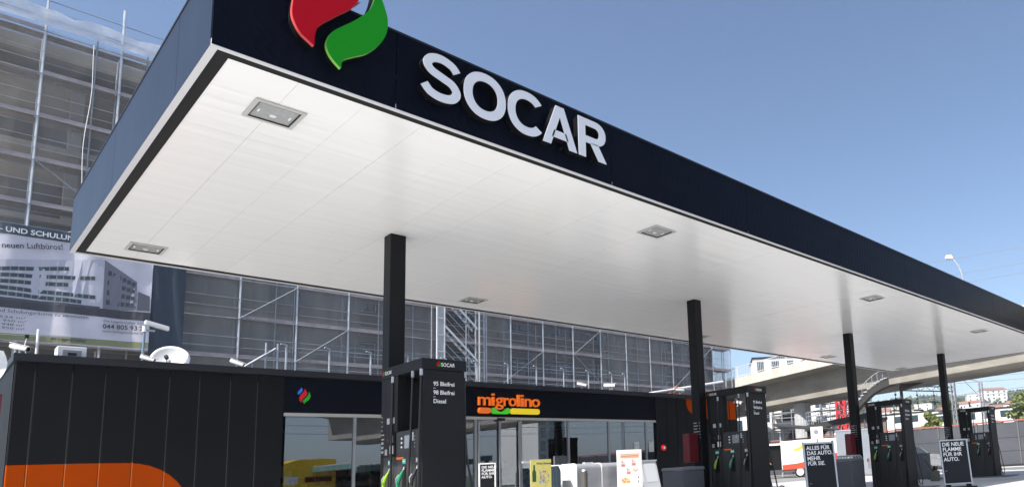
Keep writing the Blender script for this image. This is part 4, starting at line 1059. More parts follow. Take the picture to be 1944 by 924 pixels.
# ================================================================ road bridge
d_ = Vector((.3268, .9451, 0)); n_v = Vector((.9451, -.3268, 0))        # along, outward towards +X side (away from us)
cB = 34.88
def bp_(s, off, z): p = n_v*(cB+off)+d_*s; return (p.x, p.y, z)
def bz(s): return -.0035*(s-20)   # slight fall
br = thing('road_bridge', 'long curved-soffit concrete road bridge crossing behind the canopy', 'bridge', (44, 20, 0))
def extr(profile, s0, s1, name, mt, parent, n=10, zf=lambda s: 0, bev=0):
    m_ = MB(); k = len(profile)
    for i in range(n+1):
        s = s0+(s1-s0)*i/n
        for off, z in profile: m_.v.append(bp_(s, off, z+zf(s)))
    for i in range(n):
        for j in range(k): q = (j+1) % k; m_.f.append((i*k+j, (i+1)*k+j, (i+1)*k+q, i*k+q))
    m_.f.append(tuple(range(k))); m_.f.append(tuple(n*k+j for j in reversed(range(k))))
    return m_.build(name, mt, parent, True)
zf = lambda s: .012*(s-17)-.00010*(s-17)**2
for s0 in range(-24, 96, 6):
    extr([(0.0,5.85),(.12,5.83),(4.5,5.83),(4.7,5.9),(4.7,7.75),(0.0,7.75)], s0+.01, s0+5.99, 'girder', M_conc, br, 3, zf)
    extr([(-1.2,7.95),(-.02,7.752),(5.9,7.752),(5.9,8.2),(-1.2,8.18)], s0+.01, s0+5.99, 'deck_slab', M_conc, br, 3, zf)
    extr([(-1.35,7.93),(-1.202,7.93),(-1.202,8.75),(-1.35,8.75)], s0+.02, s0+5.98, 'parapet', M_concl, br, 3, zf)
# railing on the parapet
m_ = MB(); g = MB()
railing = thing('bridge_railing', 'pale metal railing on the edge of the concrete bridge', 'railing', bp_(30, -1.28, 8.7))
M_rail = mat('rail_white', (.62,.64,.66), .5)
s = 28.0
while s < 60:
    z = 8.75+zf(s); p = bp_(s, -1.28, z); MB().tube(p, (p[0], p[1], z+1.0), .06, 6).build('post', M_rail, railing, True); s += 2.6
s = 28.0
while s < 60:
    z = 8.75+zf(s); p = bp_(s, -1.28, z+.1); m_.tube(p, (p[0], p[1], z+.95), .02, 4, caps=False); s += .26
bal = m_.build('baluster', M_rail, railing, True); tag(bal, kind='stuff')
m_ = MB()
for dz in (.98, .12):
    pts = [bp_(s, -1.28, 8.75+zf(s)+dz) for s in range(28, 61, 4)]; m_.path(pts, .035, 6)
m_.build('handrail', M_rail, railing, True)
def pier(s, off, r, label):
    p = bp_(s, off, 0); t = thing('bridge_pillar', label, 'pillar', (p[0], p[1], 0), group='round pillars under the bridge')
    m_ = MB(); N = 40; hh = 5.78+zf(s)
    for z in (0, hh):
        for i in range(N):
            rr = r-(.03 if i % 2 else 0); a = 2*pi*i/N; m_.v.append((rr*cos(a), rr*sin(a), z))
    for i in range(N): j = (i+1) % N; m_.f.append((i, j, N+j, N+i))
    m_.f.append(tuple(range(N, 2*N)))
    m_.build('shaft', mat('pillar_concrete', (.42,.42,.43), .8, var=.12), t)
    MB().tube((0,0,hh+.003),(0,0,hh+.065),r*.75,20).build('bearing', M_black, t)
pier(48.2, 1.5, .72, 'round grooved concrete pillar carrying the bridge behind the van')
pier(76, 1.5, .7, 'distant round bridge pillar behind the shop end')
pier(-14, 1.5, .7, 'near round bridge pillar outside the right edge')

# dark stairs and footbridge under the bridge
t = thing('steel_stairway', 'dark steel stair with pale step edges rising to the underside of bridge', 'stairway', (44.5, 23, 0))
A = Vector((43.5, 24.9, 4.6)); B = Vector((45.0, 21.8, 6.6)); 
m_ = MB()
pts = [A+(B-A)*i/9+Vector((0,0,.55*sin(pi*i/9))) for i in range(10)]
for i in range(9):
    p, q = pts[i], pts[i+1]; k = len(m_.v)
    for v in (p, q):
        for dx, dz in ((0,-.55),(0,-.05),(.9,-.05),(.9,-.55)): m_.v.append((v.x+dx, v.y+dx*.3, v.z+dz))
    m_.f += [(k,k+4,k+5,k+1),(k+1,k+5,k+6,k+2),(k+2,k+6,k+7,k+3),(k+3,k+7,k+4,k)]
M_dsteel = mat('dark_steel', (.028,.026,.024), .6)
m_.build('stringer', M_dsteel, t, True)
m_ = MB()
for i in range(14):
    p = A+(B-A)*i/14+Vector((0,0,.55*sin(pi*i/14))); m_.box(p.x-.02, p.x+.5, p.y-.15, p.y+.12, p.z+.02, p.z+.1)
m_.build('step', M_galv, t, True)
m_ = MB()
for i in range(10):
    p = pts[i]; m_.tube(tuple(p), (p.x, p.y, p.z+.7), .02, 5)
m_.path([(p.x, p.y, p.z+.7) for p in pts], .022, 5).build('handrail', M_galv, t, True)
MB().prism([(0,0),(1.9,.55),(2.6,.55),(4.2,1.1),(4.2,1.5),(0,.7)], (45.0,21.8,5.55), (.39,-.92,0), (0,0,1), (.92,.39,0), 0, .8).build('landing', M_dsteel, t, True)
MB().tube((45.3,21.9,0),(45.3,21.9,5.9),.11,10).build('stair_post', M_dsteel, t, True)
t = thing('footbridge', 'dark footbridge deck with angled bracket beside the round pillar', 'footbridge', (50, 30, 0))
# along perpendicular to view
fa = Vector((49.0, 32.4, 3.55)); fb = Vector((50.6, 28.6, 4.1))
u_ = (fb-fa).normalized(); w_ = Vector((-u_.y, u_.x, 0)).normalized()
MB().prism([(-.2,0),(6,0),(6,.45),(-.2,.45)], fa, u_, (0,0,1), w_, -.6, .6).build('deck', M_dsteel, t)
for o in kids(t): o.data.transform(Matrix.Translation((-50,-30,0)))
g = MB().prism([(-.1,-1.5),(.35,-1.5),(1.9,-.01),(-.1,-.01)], fa, u_, (0,0,1), w_, -.2, .2).build('bracket', M_dsteel, t, True)
m_ = MB()
for i in range(26): p = fa+u_*(.2*i)-w_*.6; m_.tube((p.x,p.y,p.z+.45),(p.x,p.y,p.z+1.5),.02,4)
p = fa-w_*.6; q = fa+u_*5.2-w_*.6
for dz in (.8,1.15,1.5): m_.tube((p.x,p.y,p.z+dz),(q.x,q.y,q.z+dz),.025,5)
m_.build('railing', M_galv, t, True)
for s in (2.3, 4.0): p = fa+u_*s; MB().tube((p.x,p.y,0),(p.x,p.y,p.z),.16 if s < 3 else .3,10).build('leg', M_white if s < 3 else M_dsteel, t, True)
# street lamp on the bridge
lp = thing('street_lamp', 'tall street lamp with curved neck showing above the canopy edge', 'street lamp', (48.8, 17.93, 8.0))
MB().path([(0,0,0),(0,0,5.2),(0,.02,5.75),(-.07,.16,6.4),(-.16,.42,6.95),(-.2,.62,7.1)], [.08,.07,.06,.05,.045,.04], 8).build('pole', M_galv, lp, smooth=True)
m_ = MB().path([(-.2,.5,7.07),(-.22,.68,7.2),(-.2,.9,7.25),(-.18,1.05,7.2)], [.1,.22,.2,.08], 10); m_.build('lamp_head', M_white, lp, smooth=True)
# ================================================================ right background
wal = thing('boundary_wall', 'long grey panelled boundary wall with red coping line at the right', 'wall', (43.2, 12, 0))
M_wp = mat('wall_grey_panel', (.075,.080,.092), .45, spec=.3, var=.12, vscale=.6)
y = -24.0; i = 0
while y < 32:
    MB().box(43.05, 43.13, y+.02, y+2.48, .12, 2.62).build('wall_panel', M_wp, wal, True)
    MB().box(42.98, 43.2, y-.05, y+.05 - .031, .12, 2.66).build('wall_post', mat('wall_post', (.12,.12,.12), .6), wal, True)
    y += 2.5
MB().box(43.0, 43.18, -24, 32, 2.665, 2.76).build('coping', mat('red_coping', (.30,.11,.09), .6), wal, True)
for zz in (.9, 1.7): MB().box(43.04, 43.048, -24, 32, zz, zz+.012).build('groove', M_black, wal, True)
# silver car
def wheel(parent, x, y, r=.32, w=.2, name='wheel'):
    t_ = MB().tube((x, y-w/2, r), (x, y+w/2, r), r, 20).build(name, M_rubber, parent)
    MB().tube((x, y-w/2-.01, r), (x, y+w/2+.01, r), r*.62, 14).build('rim', M_silver, t_)
def car(loc, rz, paint, label):
    t = thing('parked_car', label, 'car', loc, rz)
    prof = [(-2.0,.35),(-2.05,.75),(-1.95,.95),(-1.2,1.02),(-.6,1.42),(.9,1.47),(1.75,1.15),(1.98,.95),(2.02,.35)]
    m_ = MB(); ys = [(-.86,1),(-.70,1.0),(.70,1.0),(.86,1)]
    k = len(prof)
    for yy, inset in ((-.85,0),(.85,0)):
        for x, z in prof:
            f = .16 if z > 1.1 else 0
            m_.v.append((x, yy-(f if yy > 0 else -f), z))
    for i in range(k-1): m_.f.append((i, i+1, k+i+1, k+i))
    m_.f.append((k-1, 0, k, 2*k-1)); m_.f.append(tuple(reversed(range(k)))); m_.f.append(tuple(range(k, 2*k)))
    m_.build('body', paint, t, bevel=.05)
    for sy in (-1, 1):
        for P in ([(-1.05,1.04),(-.58,1.36),(.1,1.40),(.1,1.04)], [(.16,1.04),(.16,1.40),(.85,1.40),(1.45,1.12),(1.3,1.04)]):
            m_ = MB(); q = [(x, sy*(.857-.165*max(0,(z-1.02))/.36), z) for x, z in P]
            q2 = [(x, yv+sy*.006, z) for x, yv, z in q]; n = len(q); m_.v = q+q2; m_.f = [tuple(range(n)), tuple(range(2*n-1, n-1, -1))]+[(i, (i+1)%n, n+(i+1)%n, n+i) for i in range(n)]
            m_.build('side_window', M_wglass, t)
    MB().quad((-1.17,-.68,1.06),(-1.17,.68,1.06),(-.64,.6,1.415),(-.64,-.6,1.415)).build('windscreen', M_wglass, t)
    MB().quad((1.72,-.6,1.18),(1.72,.6,1.18),(.98,.58,1.46),(.98,-.58,1.46)).build('rear_window', M_wglass, t)
    for sy in (-.8, .8):
        for sx in (-1.3, 1.3): wheel(t, sx, sy)
        MB().box(-2.04,-1.93,sy-.2 if sy>0 else sy-.03,sy+.03 if sy>0 else sy+.2,.68,.82).build('headlight', M_silver, t); MB().box(1.9,2.03,sy-.15 if sy>0 else sy-.03,sy+.03 if sy>0 else sy+.15,.75,.95).build('tail_light', M_dred, t)
        MB().box(-.95,-.8,sy*1.07-.06,sy*1.07+.06,1.0,1.13).build('mirror', M_black, t)
    return t
car((34.6, 17.0, -.003), 1.15, mat('car_silver', (.45,.46,.48), .25, metal=.6), 'silver hatchback parked in front of grey wall behind the third pump')

# delivery van with lettering
vp = Vector((38.0, 25.6, 0)); va = atan2(-.817, .577)
va = atan2(23.6-28.4, 39.4-37.0)
t = thing('delivery_van', 'white delivery van with red wave, yellow emblem and faint LARGO lettering', 'van', (36.95, 28.6, -.003), va)
# local x along the side facing us (left end at 0), y to the back, z up. side faces -Y local
MB().box(1.55, 5.6, 0, 2.0, .55, 2.42).build('box_body', mat('van_white', (.78,.78,.76), .35), t, bevel=.05)
MB().box(0.05, 1.54, .25, 1.95, .55, 2.3).build('open_bay', M_black, t); MB().box(0, 1.54, 0, 2.0, 2.18, 2.3).box(0,.08,0,2.0,.55,2.18).build('bay_frame', M_white, t)
M_vr = mat('van_red', (.75,.07,.03), .4)
MB().prism([(1.6,.56),(5.58,.56),(5.58,1.5),(4.4,1.35),(3.4,1.05),(2.6,.92),(1.6,.86)], (0,0,0), *NY, .004, .008).build('red_wave', M_vr, t)
MB().prism([(2.4,1.83),(2.85,2.0),(3.0,2.12),(3.0,1.85),(2.5,1.68)], (0,0,0), *NY, .004, .008).build('yellow_mark', mat('van_yellow', (.85,.75,.03), .4), t)
MB().box(3.02,3.17,-.008,-.004,1.82,2.16).build('red_mark', M_vr, t)
text('van_lettering', 'LARGO', (1.85, -.009, 1.12), *NY, .55, mat('van_letter_red', (.66,.50,.50), .4), t, bold=.0, width=2.5)
MB().box(4.02,4.06,-.006,-.002,.6,2.4).build('door_gap', M_black, t)
MB().box(4.2,5.9,-.02,1.9,.3,.7).box(1.5,4.2,.05,1.9,.38,.54).build('chassis', mat('chassis_grey', (.08,.08,.085), .6), t)
for x in (2.75, 4.9):
    w = MB().tube((x,.02,.36),(x,.26,.36),.36,22).build('wheel', M_rubber, t); MB().tube((x,-.005,.36),(x,.03,.36),.24,16).build('rim', M_white, w)
MB().box(5.62,6.9,.05,1.95,.5,1.3).build('cab', M_white, t, bevel=.08); MB().prism([(5.62,1.3),(6.7,1.3),(6.3,2.1),(5.62,2.2)], (0,0,0), *NY, -1.9, -.08).build('cab_window', M_wglass, t)
# person by the van (skinned figure, leaning forward, dark shirt and trousers)
def person(loc, rz, label, lean=.35):
    t = thing('person', label, 'person', loc, rz)
    J = {'pel':(0,0,.95),'bel':(.06,0,1.1),'chest':(.17,0,1.32),'neck':(.24,0,1.47),
         'hl':(0,.10,.9),'kl':(.08,.12,.5),'al':(-.02,.12,.09),'tl':(.16,.13,.04),'hr':(0,-.10,.9),'kr':(.02,-.12,.5),'ar':(-.12,-.12,.09),'tr':(.06,-.13,.04),
         'sl':(.2,.19,1.4),'el':(.32,.24,1.15),'wl':(.5,.2,1.05),'sr':(.2,-.19,1.4),'er':(.3,-.24,1.13),'wr':(.48,-.2,1.0)}
    names = list(J); E_ = [('pel','bel'),('bel','chest'),('chest','neck'),('pel','hl'),('hl','kl'),('kl','al'),('al','tl'),('pel','hr'),('hr','kr'),('kr','ar'),('ar','tr'),('chest','sl'),('sl','el'),('el','wl'),('chest','sr'),('sr','er'),('er','wr')]
    rad = {'pel':.15,'bel':.14,'chest':.16,'neck':.06,'hl':.10,'hr':.10,'kl':.06,'kr':.06,'al':.045,'ar':.045,'tl':.04,'tr':.04,'sl':.07,'sr':.07,'el':.045,'er':.045,'wl':.03,'wr':.03}
    me = bpy.data.meshes.new('body'); me.from_pydata([J[n] for n in names], [(names.index(a), names.index(b)) for a, b in E_], [])
    o = bpy.data.objects.new('body', me); C.objects.link(o); md = o.modifiers.new('skin', 'SKIN')
    for i, n in enumerate(names): me.skin_vertices[0].data[i].radius = (rad[n], rad[n]*.85)
    me.skin_vertices[0].data[0].use_root = True
    o.modifiers.new('sub', 'SUBSURF').levels = 1
    dg = bpy.context.evaluated_depsgraph_get(); m2 = bpy.data.meshes.new_from_object(o.evaluated_get(dg)); bpy.data.objects.remove(o)
    m2.materials.clear(); m2.materials.append(mat('dark_clothes', (.02,.02,.025), .8)); m2.materials.append(mat('skin', (.50,.28,.18), .5))
    for p in m2.polygons:
        p.use_smooth = True; c = p.center; p.material_index = 1 if (c.x > .3 and abs(c.y) > .15 and c.z < 1.2) else 0
    b = bpy.data.objects.new('body', m2); C.objects.link(b); b.parent = t
    hd = MB(); N = 12
    for i in range(9):
        a = pi*i/8
        for j in range(N):
            q = 2*pi*j/N; hd.v.append((.28+.095*sin(a)*cos(q), .075*sin(a)*sin(q), 1.62-.12*cos(a)))
    for i in range(8):
        for j in range(N): q = (j+1) % N; hd.f.append((i*N+j, i*N+q, (i+1)*N+q, (i+1)*N+j))
    h = hd.build('head', MATS['skin'], t, smooth=True)
    hr = MB(); hr.v = [((x-.28)*1.1+.265, y*1.1, (z-1.62)*1.08+1.635) for x, y, z in hd.v]; hr.f = hd.f[4*N:]; hr.build('hair', M_black, h, smooth=True)
    for s in (-1, 1):
        hn = MB().path([(.49,s*.2,1.03),(.54,s*.2,1.0),(.58,s*.19,.97)], [.03,.04,.03], 8)
        for f in range(4): hn.path([(.57,s*(.165+.018*f),.975),(.61,s*(.165+.018*f),.95),(.635-.006*abs(f-1.5),s*(.165+.018*f),.925)], .0085, 5)
        hn.path([(.53,s*.165,1.0),(.56,s*.145,.98),(.585,s*.14,.965)], .01, 5)
        hn.build('hand', MATS['skin'], t, smooth=True)
    return t
person((36.7, 28.15, 0), va+.3, 'person in dark clothes leaning into the open bay of the white van')
# shelter roof over the van, white pictogram sign, grey container
t = thing('shelter_roof', 'dark flat shelter roof sloping above the white van', 'shelter', (42, 28.8, 0))
MB().prism([(-.2,3.72),(4.6,3.12),(4.6,3.2),(-.2,3.9)], (41.0,29.9,0), (.5,-.866,0), (0,0,1), (-.866,-.5,0), -3, 0.1).build('roof', mat('shelter_dark', (.045,.05,.06), .5), t, True)
for q in (.2, 3.9): MB().tube((41.0+.5*q+.5,29.9-.866*q+.3,0),(41.0+.5*q+.5,29.9-.866*q+.3,3.2),.07,8).build('post', M_galv, t, True)
t = thing('pictogram_sign', 'small white square sign with dark emblem above the van roof', 'sign', (37.6, 24.3, 0), va)
MB().tube((0,.1,0),(0,.1,2.5),.04,8).build('post', M_galv, t); MB().box(-.35,.42,-.02,.03,2.4,3.15).build('panel', M_white, t); MB().tube((.0,-.02,2.82),(.0,-.03,2.82),.15,14).build('emblem', mat('emblem', (.25,.2,.28), .5), t)
t = thing('grey_container', 'plain light grey container wall standing right of the van', 'container', (37.8, 22.3, 0), va)
MB().box(-.6,2.0,0,2.2,0,2.72).build('body', mat('container_grey', (.22,.24,.27), .5, var=.08), t, bevel=.02); MB().box(-.62,2.02,-.02,.04,2.722,2.8).build('edge', M_galv, t)

# ---------------------------------------------------------------- buildings and scaffolds under / beyond the bridge
def block(name, label, cat, c, rz, w, d, h, mt, fl, cols, winm=M_wglass, group=None, balc=False, roofm=None, wh=.55):
    t = thing(name, label, cat, c, rz, group)
    MB().box(-w/2, w/2, -d/2, d/2, 0, h).build('wall', mt, t)
    rf = MB().box(-w/2-.2, w/2+.2, -d/2-.2, d/2+.2, h+.003, h+.3).build('roof', roofm or M_coping, t)
    fh = h/fl
    for i in range(fl):
        for j in range(cols):
            x = -w/2+w*(j+.5)/cols; ww = w/cols*.5
            MB().box(x-ww/2, x+ww/2, -d/2-.05, -d/2-.003, i*fh+fh*(1-wh)/1.6, i*fh+fh*(1-wh)/1.6+fh*wh).build('window', winm, t)
        if balc: MB().box(-w/2-.1, w/2+.1, -d/2-1.0, -d/2-.06, i*fh, i*fh+.95).build('balcony', M_white, t)
    return t
az = lambda x, y: atan2(y, x)-pi/2      # facade (-Y local) turned to the station
M_wb = mat('render_white', (.74,.73,.70), .8, var=.06, vscale=.1)
M_cream = mat('render_cream', (.60,.54,.44), .8, var=.08, vscale=.1)
M_terr = mat('roof_tile_red', (.28,.13,.09), .85, var=.2)
block('white_block', 'long white office block with ribbon windows beyond the bridge', 'building', (104, 80, 0), az(104,80), 34, 14, 16.2, M_wb, 5, 9)
block('pale_tower', 'white upper block right of the long office block above the bridge railing', 'building', (118, 84, 0), az(118,84)+.1, 12, 10, 22.5, M_wb, 6, 4)
block('balcony_house', 'white house with dark balconies and tan slats seen under the bridge', 'building', (66.5, 48.5, 0), az(66.5,48.5), 5.5, 8, 7.6, M_wb, 3, 2, balc=False)
t = thing('slatted_balcony', 'stack of tan slats on the front of the white house under bridge', 'balcony', (63.9, 46.9, 0), az(63.9,46.9))
M_tan = mat('tan_slat', (.55,.43,.24), .7)
for i in range(4): MB().box(-1.1,1.2,-.1,0,3.3+.42*i,3.45+.42*i).build('slat', M_tan, t)
MB().box(-1.3,1.4,.01,.1,2.9,5.3).build('back', M_black, t)
def scaf(name, label, c, rz, w, h, nx, nz, mt, d=1.2, group=None, r=.06):
    t = thing(name, label, 'scaffold', c, rz, group)
    for i in range(nx+1):
        for y in (0, d): MB().tube((-w/2+w*i/nx, y, 0), (-w/2+w*i/nx, y, h), r, 5).build('standard', mt, t)
    m_ = MB()
    for k in range(1, nz+1):
        z = h*k/nz
        for dz in (0, -h/nz*.35): m_.tube((-w/2, 0, z+dz), (w/2, 0, z+dz), r*.8, 4)
        m_.tube((-w/2, d, z), (w/2, d, z), r*.8, 4)
    m_.build('ledger', mt, t)
    for k in range(1, nz): MB().box(-w/2, w/2, .1, d-.1, h*k/nz-.08, h*k/nz).build('deck', M_plank, t)
    for i in range(nx):
        k = (i*2) % nz; MB().tube((-w/2+w*i/nx, -.05, h*k/nz), (-w/2+w*(i+1)/nx, -.05, h*(k+1)/nz), r*.8, 4).build('brace', mt, t)
    return t
scaf('background_scaffold', 'galvanised scaffold left of the round pillar under the bridge', (64.0, 42.5, 0), az(64,42.5), 7.5, 8.2, 7, 5, M_galv, group='scaffolds seen under the bridge')
scaf('background_scaffold', 'galvanised scaffold right of the round pillar under the bridge', (66.5, 38.8, 0), az(66.5,38.8), 5.5, 8.8, 6, 6, M_galv, group='scaffolds seen under the bridge')
block('brick_shell', 'half built brown block standing behind the scaffolds under bridge', 'building', (73, 44.5, 0), az(73,44.5), 12, 6, 5.4, mat('brown_shell', (.20,.15,.13), .9, var=.3), 2, 5)
M_crane = mat('crane_red', (.75,.04,.05), .5)
t = thing('red_lattice_tower', 'bright red lattice crane tower left of the third column', 'crane', (61.2, 35.9, 0))
m_ = MB()
for dx in (0, .95):
    for dy in (0, .95): m_.box(dx-.11, dx+.11, dy-.11, dy+.11, 0, 24)
for k in range(24):
    for a, b in (((0,0),(.95,0)),((.95,0),(.95,.95)),((0,.95),(.95,.95)),((0,0),(0,.95))):
        m_.tube((a[0],a[1],k), (b[0],b[1],k+1), .06, 4).tube((a[0],a[1],k), (b[0],b[1],k), .05, 4)
m_.build('mast', M_crane, t)
MB().box(-.2,1.2,-.2,1.2,0,1.2).build('base', M_concl, t)
t = thing('site_fence', 'orange and white site fence rails under the footbridge', 'fence', (56, 32, 0), az(56,32))
for i in range(5): MB().box(-3+1.5*i-.05,-3+1.5*i+.05,-.05,.05,0,3.0).build('post', M_white, t)
MB().box(-3,3,-.07,-.055,2.7,2.82).box(-3,3,-.07,-.055,1.9,1.98).build('rail', mat('fence_orange', (.8,.28,.08), .6), t)

# railway masts, gantry and wires
def mast(c, h, label):
    t = thing('catenary_mast', label, 'railway mast', c, group='railway masts')
    m_ = MB()
    for dx in (-.14,.14):
        for dy in (-.14,.14): m_.box(dx-.035,dx+.035,dy-.035,dy+.035,0,h)
    m_.build('chord', M_galv, t)
    m_ = MB()
    k = 0; z = 0
    while z < h-.4:
        s = 1 if k % 2 else -1; m_.tube((-.14*s,-.14,z),(.14*s,-.14,z+.4),.022,4).tube((-.14,.14*s,z),(-.14,-.14*s,z+.4),.022,4); z += .4; k += 1
    m_.build('lacing', M_galv, t); return t
T1 = mast((55.7, 22.3, 0), 8.6, 'lattice railway mast just right of the fourth column')
T2 = mast((70.6, 25.35, 0), 8.2, 'slender railway mast with angled bracket right of the gantry')
m_ = MB().tube((0,0,8.1),(-1.6,1.8,8.9),.06,6).tube((0,0,6.4),(-1.3,1.5,8.75),.05,6); m_.build('bracket', M_galv, T2)
m_ = MB()
for q in (.5, .9): m_.tube((-1.4*q-.2,1.6*q+.2,6.6-q),(-1.4*q-.2,1.6*q+.2,5.9-q*.6),.09,6)
m_.build('insulator', M_dsteel, T2)
g = thing('railway_gantry', 'dark lattice gantry beam with hanging insulators between column and mast', 'gantry', (55, 24, 6))
m_ = MB(); a = Vector((51.5, 31.8, 7.15)); b = Vector((55.7, 22.3, 6.05))
for dz in (0, .38): m_.tube(tuple(a+Vector((0,0,dz))), tuple(b+Vector((0,0,dz))), .05, 6)
N = 24
for i in range(N): p = a.lerp(b, i/N); q = a.lerp(b, (i+1)/N); m_.tube((p.x,p.y,p.z+(.38 if i % 2 else 0)), (q.x,q.y,q.z+(0 if i % 2 else .38)), .025, 4)
m_.build('beam', M_dsteel, g, True)
for f, L_ in ((.55, 1.7), (.72, 1.6), (.85, .9)):
    p = a.lerp(b, f)
    m_ = MB().tube((p.x,p.y,p.z),(p.x,p.y,p.z-L_),.03,5)
    for k in range(3): m_.tube((p.x,p.y,p.z-.3-.35*k),(p.x,p.y,p.z-.42-.35*k),.1,8)
    m_.tube((p.x-.25,p.y+.3,p.z-L_),(p.x+.25,p.y-.3,p.z-L_-.05),.06,6)
    m_.build('insulator', M_dsteel, g, True)
for f in (.6, .68, .9): p = a.lerp(b, f); MB().tube((p.x,p.y,p.z+.4),(p.x,p.y,p.z+.95),.07,6).build('top_insulator', M_dsteel, g, True)
M_wire = mat('wire', (.25,.27,.30), .5)
def wire(p, q, sag, label, r=.019, n=14):
    P = [Vector(p).lerp(Vector(q), i/n)-Vector((0,0,sag*4*(i/n)*(1-i/n))) for i in range(n+1)]
    return tag(MB().path(P, r, 5).build('overhead_wire', M_wire), label, 'overhead wire', 'overhead railway wires')
WL = [((50.95,31.69,16.81),(59.11,10.31,17.56),'topmost overhead wire crossing the sky right above the canopy edge'),((52.75,28.59,15.72),(59.08,10.47,16.23),'middle overhead wire crossing the sky right of the street lamp'),((53.14,27.85,14.89),(59.06,10.55,15.5),'lowest of the three overhead wires above the canopy edge'),
((50.67,35.73,7.44),(60.84,11.95,7.34),'overhead wire closest under the bridge at right'),((53.08,27.98,6.99),(58.86,11.62,6.67),'second overhead wire below the bridge at right'),((53.02,28.09,5.6),(58.86,11.65,6.35),'overhead wire passing the mast top below the bridge'),((51.32,31.08,5.47),(58.85,11.71,5.92),'overhead wire low beneath the gantry beam'),((52.98,28.16,4.69),(58.82,11.82,5.0),'lowest overhead wire just above the hill line'),
((61.96,32.57,9.03),(68.69,13.48,8.24),'farther overhead wire running behind both railway masts')]
for a, b, l in WL:
    a, b = Vector(a), Vector(b); d = b-a
    wire(a-d*.6, b+d*1.2, .25, l)

# ================================================================ hills, woods, houses
from mathutils import noise as mn
def hill_h(r, a):
    """a in radians from +X counter-clockwise"""
    am = .30+.22*sin(a*2+1.0)+.1*sin(a*5)
    f = math.exp(-((a-.38)/.45)**2); am = am*(1-f)+1.0*f
    g = math.exp(-((a+1.35)/.5)**2); am = am*(1-g)+.9*g
    t = max(0, min(1, (r-230)/620)); t = t*t*(3-2*t)
    back = max(0, (r-900)/600)
    v = Vector((r*cos(a)/160, r*sin(a)/160, 0))
    return am*58*t*(1-.25*min(1, back))*(1+.13*mn.noise(v)) + 5*mn.noise(v*2.7)*t
m_ = MB(); NA, NR = 240, 26
for i in range(NA):
    for j in range(NR+1):
        a = 2*pi*i/NA; r = 225+1275*(j/NR)**1.2; m_.v.append((r*cos(a), r*sin(a), hill_h(r, a)-.6))
for i in range(NA):
    q = (i+1) % NA
    for j in range(NR): m_.f.append((i*(NR+1)+j, i*(NR+1)+j+1, q*(NR+1)+j+1, q*(NR+1)+j))
M_hill = mat('wooded_hill', (.050,.068,.036), .95, var=.45, vscale=.02, bump=3.0, bscale=.15)
tag(m_.build('hills', M_hill, smooth=True), kind='structure')
M_leaf = []
for k, c in enumerate(((.045,.065,.025),(.06,.085,.03),(.035,.05,.022),(.15,.18,.05))): M_leaf.append(mat('foliage_%s' % ('dark','mid','deep','light')[k], c, .8))
def leaves(m_, c, rx, rz, n, s, rd):
    for _ in range(n):
        while True:
            p = Vector((rd.uniform(-1,1), rd.uniform(-1,1), rd.uniform(-1,1)))
            if .25 < p.length < 1: break
        q = Vector((c[0]+p.x*rx, c[1]+p.y*rx, c[2]+p.z*rz))
        n1 = Vector((rd.gauss(0,1), rd.gauss(0,1), rd.gauss(0,1))).normalized(); u = n1.orthogonal().normalized()*s*rd.uniform(.5,1.2); w = n1.cross(u).normalized()*s*rd.uniform(.5,1.2)
        m_.quad(tuple(q-u-w), tuple(q+u-w), tuple(q+u+w), tuple(q-u+w))
rh = random.Random(3)
ms = [MB(), MB(), MB()]
for _ in range(2200):
    a = radians(rh.uniform(10, 37)); r = rh.choice([rh.uniform(330, 900), rh.uniform(620, 900)]); 
    h = hill_h(r, a); s = rh.uniform(2.2, 4.8) if r < 650 else rh.uniform(3.5, 7)
    leaves(ms[rh.randrange(3)], (r*cos(a), r*sin(a), h+s*.4), s, s*.8, 20, s*.24, rh)
for m_, l in zip(ms, range(3)):
    tag(m_.build('hillside_woodland', M_leaf[l]), kind='stuff', label='mixed woodland covering the distant hillside', cat='woodland')
